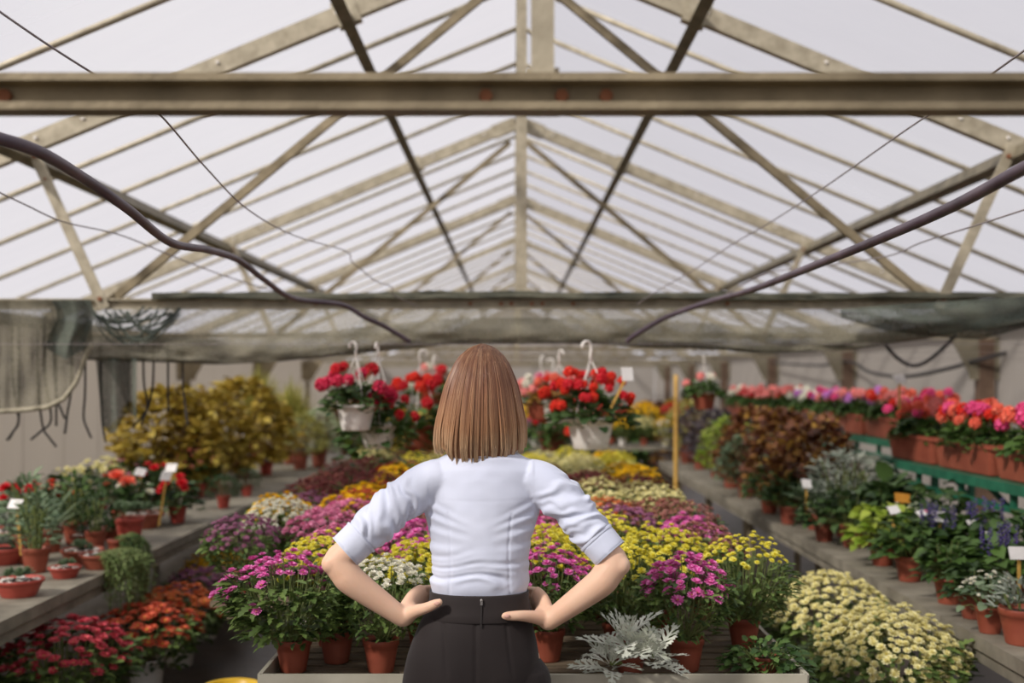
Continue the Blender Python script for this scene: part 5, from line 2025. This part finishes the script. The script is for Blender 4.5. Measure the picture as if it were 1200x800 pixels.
# ---- shirt
sh = MB()
ssec = [(.985, .116, .082, .0), (1.0, .123, .089, .0), (1.018, .1285, .0945, .0), (1.03, .1295, .096, .0), (1.06, .126, .094, .0), (1.10, .1265, .096, .0), (1.14, .1315, .097, .002), (1.18, .142, .099, .005), (1.215, .153, .100, .008),
        (1.26, .164, .098, .009), (1.295, .168, .092, .008), (1.32, .160, .082, .004), (1.337, .138, .070, .0), (1.352, .108, .062, -.008), (1.368, .080, .056, -.006), (1.385, .066, .054, -.004)]
rings = []
for (z, rx, ry, y) in ssec:
    cx = interp([(.98, -.001), (1.2, .006), (1.33, .012), (1.39, .006)], z)[0]
    rings.append(ell((cx, y, z), rx, ry, 48, interp([(.99, 2.25), (1.12, 2.2), (1.2, 1.9), (1.30, 1.85), (1.33, 2.0)], z)[0]))
sh.loft(rings)
HEM = {}
for s in (-1, 1):
    A = ARM[s]
    sh0 = A['sh'] + Vector((-s * .05, 0, .004))
    hem = W(409, 641.5, -.066) if s < 0 else W(712.5, 644, -.066)
    HEM[s] = hem
    sl = [sh0, A['sh'] + Vector((-s * .004, 0, -.014)), A['sh'].lerp(hem, .34), A['sh'].lerp(hem, .68), hem]
    full = [tuple(p) + (r,) for p, r in zip(sl, (.050, .0565, .0545, .0505, .0445))]
    c = catmull(full, 8)
    sh.tube([Vector(q[:3]) for q in c], [float(q[3]) for q in c], 24)
    d = (hem - A['sh']).normalized()
    # turned-back cuff
    c0 = hem - d * .060
    sh.tube([c0 - d * .004, c0, hem - d * .002, hem], [.044, .0492, .0478, .0465], 24)
me = remesh(sh, .0036, 16, .5)
# folds pressed into the cloth
co = np.empty(len(me.vertices) * 3, np.float32)
me.vertices.foreach_get('co', co)
no = np.empty(len(me.vertices) * 3, np.float32)
me.vertices.foreach_get('normal', no)
co = co.reshape(-1, 3)
no = no.reshape(-1, 3)


def ridge(v, w):
    return math.exp(-(v / w) ** 2)


def fold_amount(p):
    x, y, z = p
    d = 0.0
    nz = noise.noise
    ax = abs(x - .005)
    on_torso = ax < .155 and z < 1.31
    w = 1.0
    if ax > .135 and not (z < 1.10 and ax < .14):
        w = 0.0
    if w:
        # bunching above the waistband
        k = max(0, min(1, (1.14 - z) / .09)) * max(0, min(1, (z - 1.008) / .02))
        wav = z * 120 + 5 * nz(Vector((x * 7, 0, z * 5))) + 16 * x * (1 if x > 0 else .35) + 7 * nz(Vector((x * 4, 2, z * 12)))
        d += .0036 * k * (math.sin(wav) + .6 * math.sin(wav * 1.9 + 2)) * (.35 + .9 * abs(nz(Vector((x * 9, 4, z * 14)))) * 1.6)
        # soft drag lines from the arm pits across the back
        for s in (-1, 1):
            t = (x - .005) * s
            for (z0, sl, am, wd) in ((1.205, .55, .0030, .007), (1.17, .38, .0028, .008), (1.235, .75, .0022, .008), (1.125, .15, .0022, .009)):
                q = z - (z0 + sl * (t - .14) * .6)
                d += am * ridge(q, wd) * max(0, min(1, (t - .02) / .09)) * (1 if s else 1)
                d -= am * .8 * ridge(q - wd * 1.7, wd) * max(0, min(1, (t - .02) / .09))
        # long darts either side of the spine and a yoke seam
        for xs in (-.083, .083):
            if 1.0 < z < 1.215 and y < 0:
                xx = xs * (1 - .12 * math.cos((z - 1.1) * 12))
                d -= .0017 * ridge(x - .003 - xx, .0035)
        if y < 0 and z > 1.1:
            d -= .0004 * ridge(z - 1.245 - .05 * ax * ax * 4, .003)
        d += .004 * nz(Vector((x * 8, y * 6, z * 13))) + .0012 * nz(Vector((x * 26, y * 10, z * 34 + 5)))
    return d


def sleeve_amount(p, s):
    A = ARM[s]
    a, b = A['sh'], HEM[s]
    ab = b - a
    L = ab.length
    t = (p - a).dot(ab) / (L * L)
    if t < .04:
        return 0.0
    ax = ab / L
    r = p - a - ax * (t * L)
    ang = math.atan2(r.y, r.dot(Vector((ab.z, 0, -ab.x)).normalized()))
    n1 = noise.noise(Vector((t * 3.2, ang * .9, 5 + s)))
    n2 = noise.noise(Vector((t * 7, ang * 1.6, 9 + s)))
    k = min(1, (t - .04) / .2) * (1 if t < .76 else max(0, (.80 - t) / .04))
    wv = t * 30 + 1.9 * ang + 3.2 * n1
    d = k * (.0034 * math.sin(wv) + .0024 * math.sin(wv * 1.7 + 1.3 * ang + 2 * n2) + .004 * n1)
    if t > .8:
        d += .0012 * n2
    d -= .003 * ridge((t - .79) * L, .0035)
    return d


nv = len(co)
dd = np.zeros(nv, np.float32)
for i in range(nv):
    p = Vector(co[i])
    s = -1 if p.x < 0 else 1
    A = ARM[s]
    ab = HEM[s] - A['sh']
    t = (p - A['sh']).dot(ab) / ab.length_squared
    rr = (p - A['sh'] - ab * max(0, min(1, t))).length
    if t > .02 and rr < .075 and abs(p.x) > .12 and not (p.z < 1.15 and abs(p.x) < .15):
        dd[i] = sleeve_amount(p, s)
        if abs(p.x) < .16:
            u = (abs(p.x) - .12) / .04
            dd[i] = dd[i] * u + fold_amount(p) * (1 - u)
    else:
        dd[i] = fold_amount(p)
co = co + no * dd[:, None]
me.vertices.foreach_set('co', co.reshape(-1).astype(np.float32))
me.update()
M_shirt = mat('shirt_cotton', (212, 218, 237), (220, 225, 240), scale=3, rough=0.8, bump=0.10, bscale=900, spec=0.2, sheen=0.25)
me.materials.append(M_shirt)
shirt_o = obj('shirt', me, woman)
# collar and cuff edges
m = MB()
c_ = []
for (z, rx, ry) in ((1.362, .068, .060), (1.40, .061, .054), (1.372, .072, .064), (1.356, .077, .068)):
    c_.append(ell((.006, -.004, z), rx, ry, 36))
m.loft(c_, False)
m.build('collar', M_shirt, shirt_o, True)
for s in (-1, 1):
    m = MB()
    d = (HEM[s] - ARM[s]['sh']).normalized()
    h = HEM[s]
    m.tube([h - d * .057, h - d * .054, h - d * .05], [.0498, .0508, .0500], 28, False)
    m.tube([h - d * .003, h + d * .0005, h - d * .002], [.0478, .0482, .0455], 28, False)
    m.build('cuff_edge', M_shirt, shirt_o, True)

# ---- trousers
tr = MB()
tsec = [(1.006, .1265, .094), (.985, .1275, .096), (.955, .133, .099), (.92, .1475, .106), (.88, .1605, .113), (.84, .1705, .119), (.80, .1755, .121), (.77, .177, .119), (.74, .1765, .114)]
tr.loft([ell((-.001 - .020 * max(0, (1.0 - z) / .2), .0, z), rx, ry, 56, 2.25) for (z, rx, ry) in reversed(tsec)])
for s in (-1, 1):
    limb(tr, [Vector((s * .088 - .006, .0, .77)), Vector((s * .088 - .004, .0, .62)), Vector((s * .086, -.005, .46)), Vector((s * .084, -.01, .28)), Vector((s * .082, -.012, .10))],
         [(.092, .105), (.083, .088), (.068, .072), (.062, .064), (.058, .06)], 24)
me = remesh(tr, .005, 6, .5)
co = np.empty(len(me.vertices) * 3, np.float32)
me.vertices.foreach_get('co', co)
no = np.empty(len(me.vertices) * 3, np.float32)
me.vertices.foreach_get('normal', no)
co = co.reshape(-1, 3)
no = no.reshape(-1, 3)
for i in range(len(co)):
    x, y, z = (float(q) for q in co[i])
    d = .0016 * noise.noise(Vector((x * 9, y * 9, z * 6)))
    if y < 0 and z > .7:
        d -= .0042 * ridge(x + .002 + (.0 if z > .94 else .004), .0042)
        for xs in (-.083, .077):
            if .80 < z < .94:
                d -= .0032 * ridge(x - xs - (z - .87) * -.1, .004) * min(1, (z - .80) / .03)
        # buttock shaping
        if z < .92:
            for s in (-1, 1):
                d += .010 * ridge(x - s * .078, .055) * ridge(z - .79, .07)
    co[i] += no[i] * d
me.vertices.foreach_set('co', co.reshape(-1))
me.update()
M_black_cloth = mat('black_cloth', (38, 31, 30), (47, 40, 38), scale=3, rough=0.72, bump=0.08, bscale=700, spec=0.3, sheen=0.12)
me.materials.append(M_black_cloth)
trou_o = obj('trousers', me, woman)
m = MB()
wb = [ell((-.001, 0, z), rx, ry, 64, 2.25) for (z, rx, ry) in ((.940, .1402, .1055), (.943, .1412, .1064), (.96, .1345, .1022), (.985, .1298, .0985), (1.004, .1290, .0972), (1.008, .1278, .096), (1.004, .1250, .093))]
m.loft(wb, False)
m.build('waistband', M_black_cloth, trou_o, True)
m = MB()
m.box(W(565.5, 697, -.1015), (.006, .004, .012))
m.ball(W(565.5, 694.5, -.1015), (.0042, .003, .0042), 8, 6)
m.build('zip_pull', mat('zip_metal', (170, 166, 160), rough=.3, metallic=.9), trou_o)
m = MB()
m.bar(W(565.5, 701, -.1012), W(565, 724, -.1085), .0035, .002, (0, -1, 0))
m.build('zip_seam', M_black_pot, trou_o)

# ---- shoes
for s in (-1, 1):
    m = MB()
    rs = []
    for (y, w, h) in ((-.075, .02, .03), (-.06, .034, .06), (-.02, .036, .075), (.04, .038, .06), (.10, .045, .045), (.15, .038, .035), (.175, .018, .022)):
        r_ = []
        for k in range(16):
            a = 2 * PI * k / 16
            r_.append(Vector((s * .082 + w * math.cos(a), y, max(0.0, h * .5 + h * .5 * math.sin(a)))))
        rs.append(r_)
    m.loft(rs)
    m.build('shoe', M_black, woman, True)

# ---- hair: straight shoulder-length bob
HW = [(1.35, .118), (1.372, .1215), (1.41, .118), (1.44, .1145), (1.49, .104), (1.532, .0945), (1.563, .083), (1.597, .0675), (1.62, .052), (1.636, .033), (1.647, .0)]
HB = [(1.35, .084), (1.38, .098), (1.42, .108), (1.46, .112), (1.51, .110), (1.563, .096), (1.597, .078), (1.62, .058), (1.636, .036), (1.647, .0)]


def hair_pt(phi, z, k=1.0):
    w = interp(HW, z)[0] * k
    d = interp(HB, z)[0] * k
    f = 1.0 + .16 * max(0.0, -math.cos(phi))
    cx = interp([(1.35, .0), (1.45, .0025), (1.65, .007)], z)[0]
    return Vector((cx + w * math.sin(phi), .012 - d * f * math.cos(phi), z))


def hem_z(phi):
    a = abs(phi)
    return 1.347 + .024 * min(1, max(0, (a - .55) / .5)) + .004 * math.sin(phi * 5)


m = MB()
NP, NZ = 60, 26
lim = math.radians(177)


def sweep(phi, t):
    a = abs(phi)
    e0 = math.radians(100)
    if a > e0:
        g = interp([(0, 1.0), (.12, .95), (.3, .62), (.5, .36), (1, .28)], t)[0]
        a = e0 + (a - e0) * g
    return math.copysign(a, phi)


vs = []
for i in range(NP + 1):
    phi = -lim + 2 * lim * i / NP
    for j in range(NZ + 1):
        t = j / NZ
        z = 1.643 - (1.643 - (hem_z(phi) + .006)) * (t ** 1.25)
        vs.append(hair_pt(sweep(phi, t), z, .95))
for i in range(NP + 1):
    phi = -lim + 2 * lim * i / NP
    for j in range(NZ + 1):
        t = j / NZ
        z = 1.64 - (1.64 - (hem_z(phi) + .008)) * (t ** 1.25)
        vs.append(hair_pt(sweep(phi, t), z, .87))
fs = []
off = (NP + 1) * (NZ + 1)
for i in range(NP):
    for j in range(NZ):
        a_ = i * (NZ + 1) + j
        fs.append((a_, a_ + 1, a_ + NZ + 2, a_ + NZ + 1))
        fs.append((off + a_, off + a_ + NZ + 1, off + a_ + NZ + 2, off + a_ + 1))
m.add(vs, fs, 0)
rh = random.Random(3)
tvals = [0.0] * len(m.v)
lock_off = [rh.uniform(-1, 1) for _ in range(200)]
LOCK = sorted(-lim + 2 * lim * rh.random() for _ in range(52)) + [lim]
for k in range(4900):
    phi = -lim + 2 * lim * rh.random()
    lk = next(i for i, e_ in enumerate(LOCK) if phi <= e_)
    centre = (LOCK[lk] + (LOCK[lk - 1] if lk else -lim)) * .5
    clump = .3 + .5 * abs(lock_off[lk])
    hz = hem_z(phi) + rh.uniform(-.008, .009) + .008 * lock_off[lk]
    lay = rh.uniform(.955, 1.02) + .028 * lock_off[lk + 60]
    z0 = 1.6455 - .008 * rh.random()
    wob = rh.uniform(-.02, .02)
    pts = []
    NS = 13
    for j in range(NS + 1):
        t = j / NS
        z = z0 - (z0 - hz) * (t ** 1.2)
        ph = phi + (centre - phi) * clump * t * t + wob * math.sin(t * 3)
        kk = lay + .006 * math.sin(t * 4 + lk) - (.05 * ((t - .86) / .14) ** 2 if t > .86 else 0)
        p = hair_pt(sweep(ph, t), z, kk)
        if t < .15:
            p = p + (Vector((.012, -.004, 1.648)) - p) * (.15 - t) * 1.0
        pts.append(p)
    r = rh.uniform(.0008, .0017)
    b0 = len(m.v)
    m.tube(pts, [r * (1.0 if j < NS - 1 else (.75 if j < NS else .35)) for j in range(NS + 1)], 3, False, 0)
    for j in range(NS + 1):
        tvals += [j / NS] * 3
hm = m.mesh('hair', (), True)
at = hm.attributes.new('along', 'FLOAT', 'POINT')
at.data.foreach_set('value', tvals)
M_hair, nt, out = new_mat('hair')
N, L = nt.nodes, nt.links
b = N.new('ShaderNodeBsdfPrincipled')
b.inputs['Roughness'].default_value = .38
b.inputs['Specular IOR Level'].default_value = .5
g = N.new('ShaderNodeNewGeometry')
an = N.new('ShaderNodeAttribute')
an.attribute_name = 'along'
r1 = N.new('ShaderNodeValToRGB')      # root to tip
e = r1.color_ramp.elements
e[0].position, e[0].color = 0.0, lin((112, 76, 54))
e[1].position, e[1].color = 1.0, lin((252, 226, 184))
q = e.new(.45); q.color = lin((158, 108, 80))
q = e.new(.78); q.color = lin((204, 156, 116))
L.new(an.outputs['Fac'], r1.inputs['Fac'])
r2 = N.new('ShaderNodeValToRGB')      # some strands bleached, some dark
e = r2.color_ramp.elements
e[0].position, e[0].color = 0.0, lin((80, 50, 38))
e[1].position, e[1].color = 1.0, lin((255, 226, 180))
q = e.new(.42); q.color = lin((132, 88, 64))
q = e.new(.62); q.color = lin((192, 142, 104))
tcn = N.new('ShaderNodeTexCoord')
mpn = N.new('ShaderNodeMapping')
mpn.inputs['Scale'].default_value = (70, 40, 1.0)
L.new(tcn.outputs['Object'], mpn.inputs['Vector'])
nzn = N.new('ShaderNodeTexNoise')
nzn.inputs['Scale'].default_value = 1.0
nzn.inputs['Detail'].default_value = 1.0
L.new(mpn.outputs['Vector'], nzn.inputs['Vector'])
mth = N.new('ShaderNodeMix')
mth.data_type = 'FLOAT'
mth.inputs['Factor'].default_value = .55
L.new(g.outputs['Random Per Island'], mth.inputs['A'])
L.new(nzn.outputs['Fac'], mth.inputs['B'])
L.new(mth.outputs['Result'], r2.inputs['Fac'])
mxc = N.new('ShaderNodeMix')
mxc.data_type = 'RGBA'
mxc.inputs['Factor'].default_value = .5
L.new(r1.outputs['Color'], mxc.inputs['A'])
L.new(r2.outputs['Color'], mxc.inputs['B'])
L.new(mxc.outputs['Result'], b.inputs['Base Color'])
L.new(b.outputs['BSDF'], out.inputs['Surface'])
hm.materials.append(M_hair)
obj('hair', hm, woman)
# ------------------------------------------------------------------ daylight and camera
world = bpy.data.worlds.new('overcast_sky')
scene.world = world
world.use_nodes = True
nt = world.node_tree
for n_ in list(nt.nodes):
    nt.nodes.remove(n_)
wo = nt.nodes.new('ShaderNodeOutputWorld')
bg = nt.nodes.new('ShaderNodeBackground')
tc = nt.nodes.new('ShaderNodeTexCoord')
mp = nt.nodes.new('ShaderNodeMapping')
mp.inputs['Scale'].default_value = (1.6, 1.6, 2.6)
nz = nt.nodes.new('ShaderNodeTexNoise')
nz.inputs['Scale'].default_value = 1.3
nz.inputs['Detail'].default_value = 5.0
rp = nt.nodes.new('ShaderNodeValToRGB')
rp.color_ramp.elements[0].position = .3
rp.color_ramp.elements[1].position = .72
rp.color_ramp.elements[0].color = (SKY_A[0], SKY_A[1], SKY_A[2], 1)
rp.color_ramp.elements[1].color = (SKY_B[0], SKY_B[1], SKY_B[2], 1)
nt.links.new(tc.outputs['Generated'], mp.inputs['Vector'])
nt.links.new(mp.outputs['Vector'], nz.inputs['Vector'])
nt.links.new(nz.outputs['Fac'], rp.inputs['Fac'])
nt.links.new(rp.outputs['Color'], bg.inputs['Color'])
bg.inputs['Strength'].default_value = SKY_STRENGTH
nt.links.new(bg.outputs['Background'], wo.inputs['Surface'])

sun = bpy.data.lights.new('sun', 'SUN')
sun.energy = SUN_ENERGY
sun.angle = math.radians(5)
sun.color = (1.0, .95, .88)
so = bpy.data.objects.new('sun', sun)
COL.objects.link(so)
so.rotation_euler = Vector(SUN_DIR).normalized().to_track_quat('-Z', 'Y').to_euler()
so.location = (-6, -8, 12)

cam = bpy.data.cameras.new('camera')
cam.sensor_width = 36
cam.lens = 36 * FPX / 1200.0
cam.shift_y = (VPY - 400) / 1200.0
cam.shift_x = -(VPX - 600) / 1200.0
cam.clip_end = 300
cam.dof.use_dof = True
cam.dof.focus_distance = 2.95
cam.dof.aperture_fstop = 2.1
co_ = bpy.data.objects.new('camera', cam)
COL.objects.link(co_)
co_.location = (0, 0, EYE)
co_.rotation_euler = (PI / 2, 0, 0)
scene.camera = co_
scene.view_settings.view_transform = 'Standard'
scene.view_settings.look = 'None'
scene.view_settings.gamma = 1.0
scene.view_settings.use_curve_mapping = False
scene.view_settings.exposure = EXPOSURE
scene.cycles.max_bounces = 8
scene.cycles.transparent_max_bounces = 16
scene.cycles.use_denoising = True
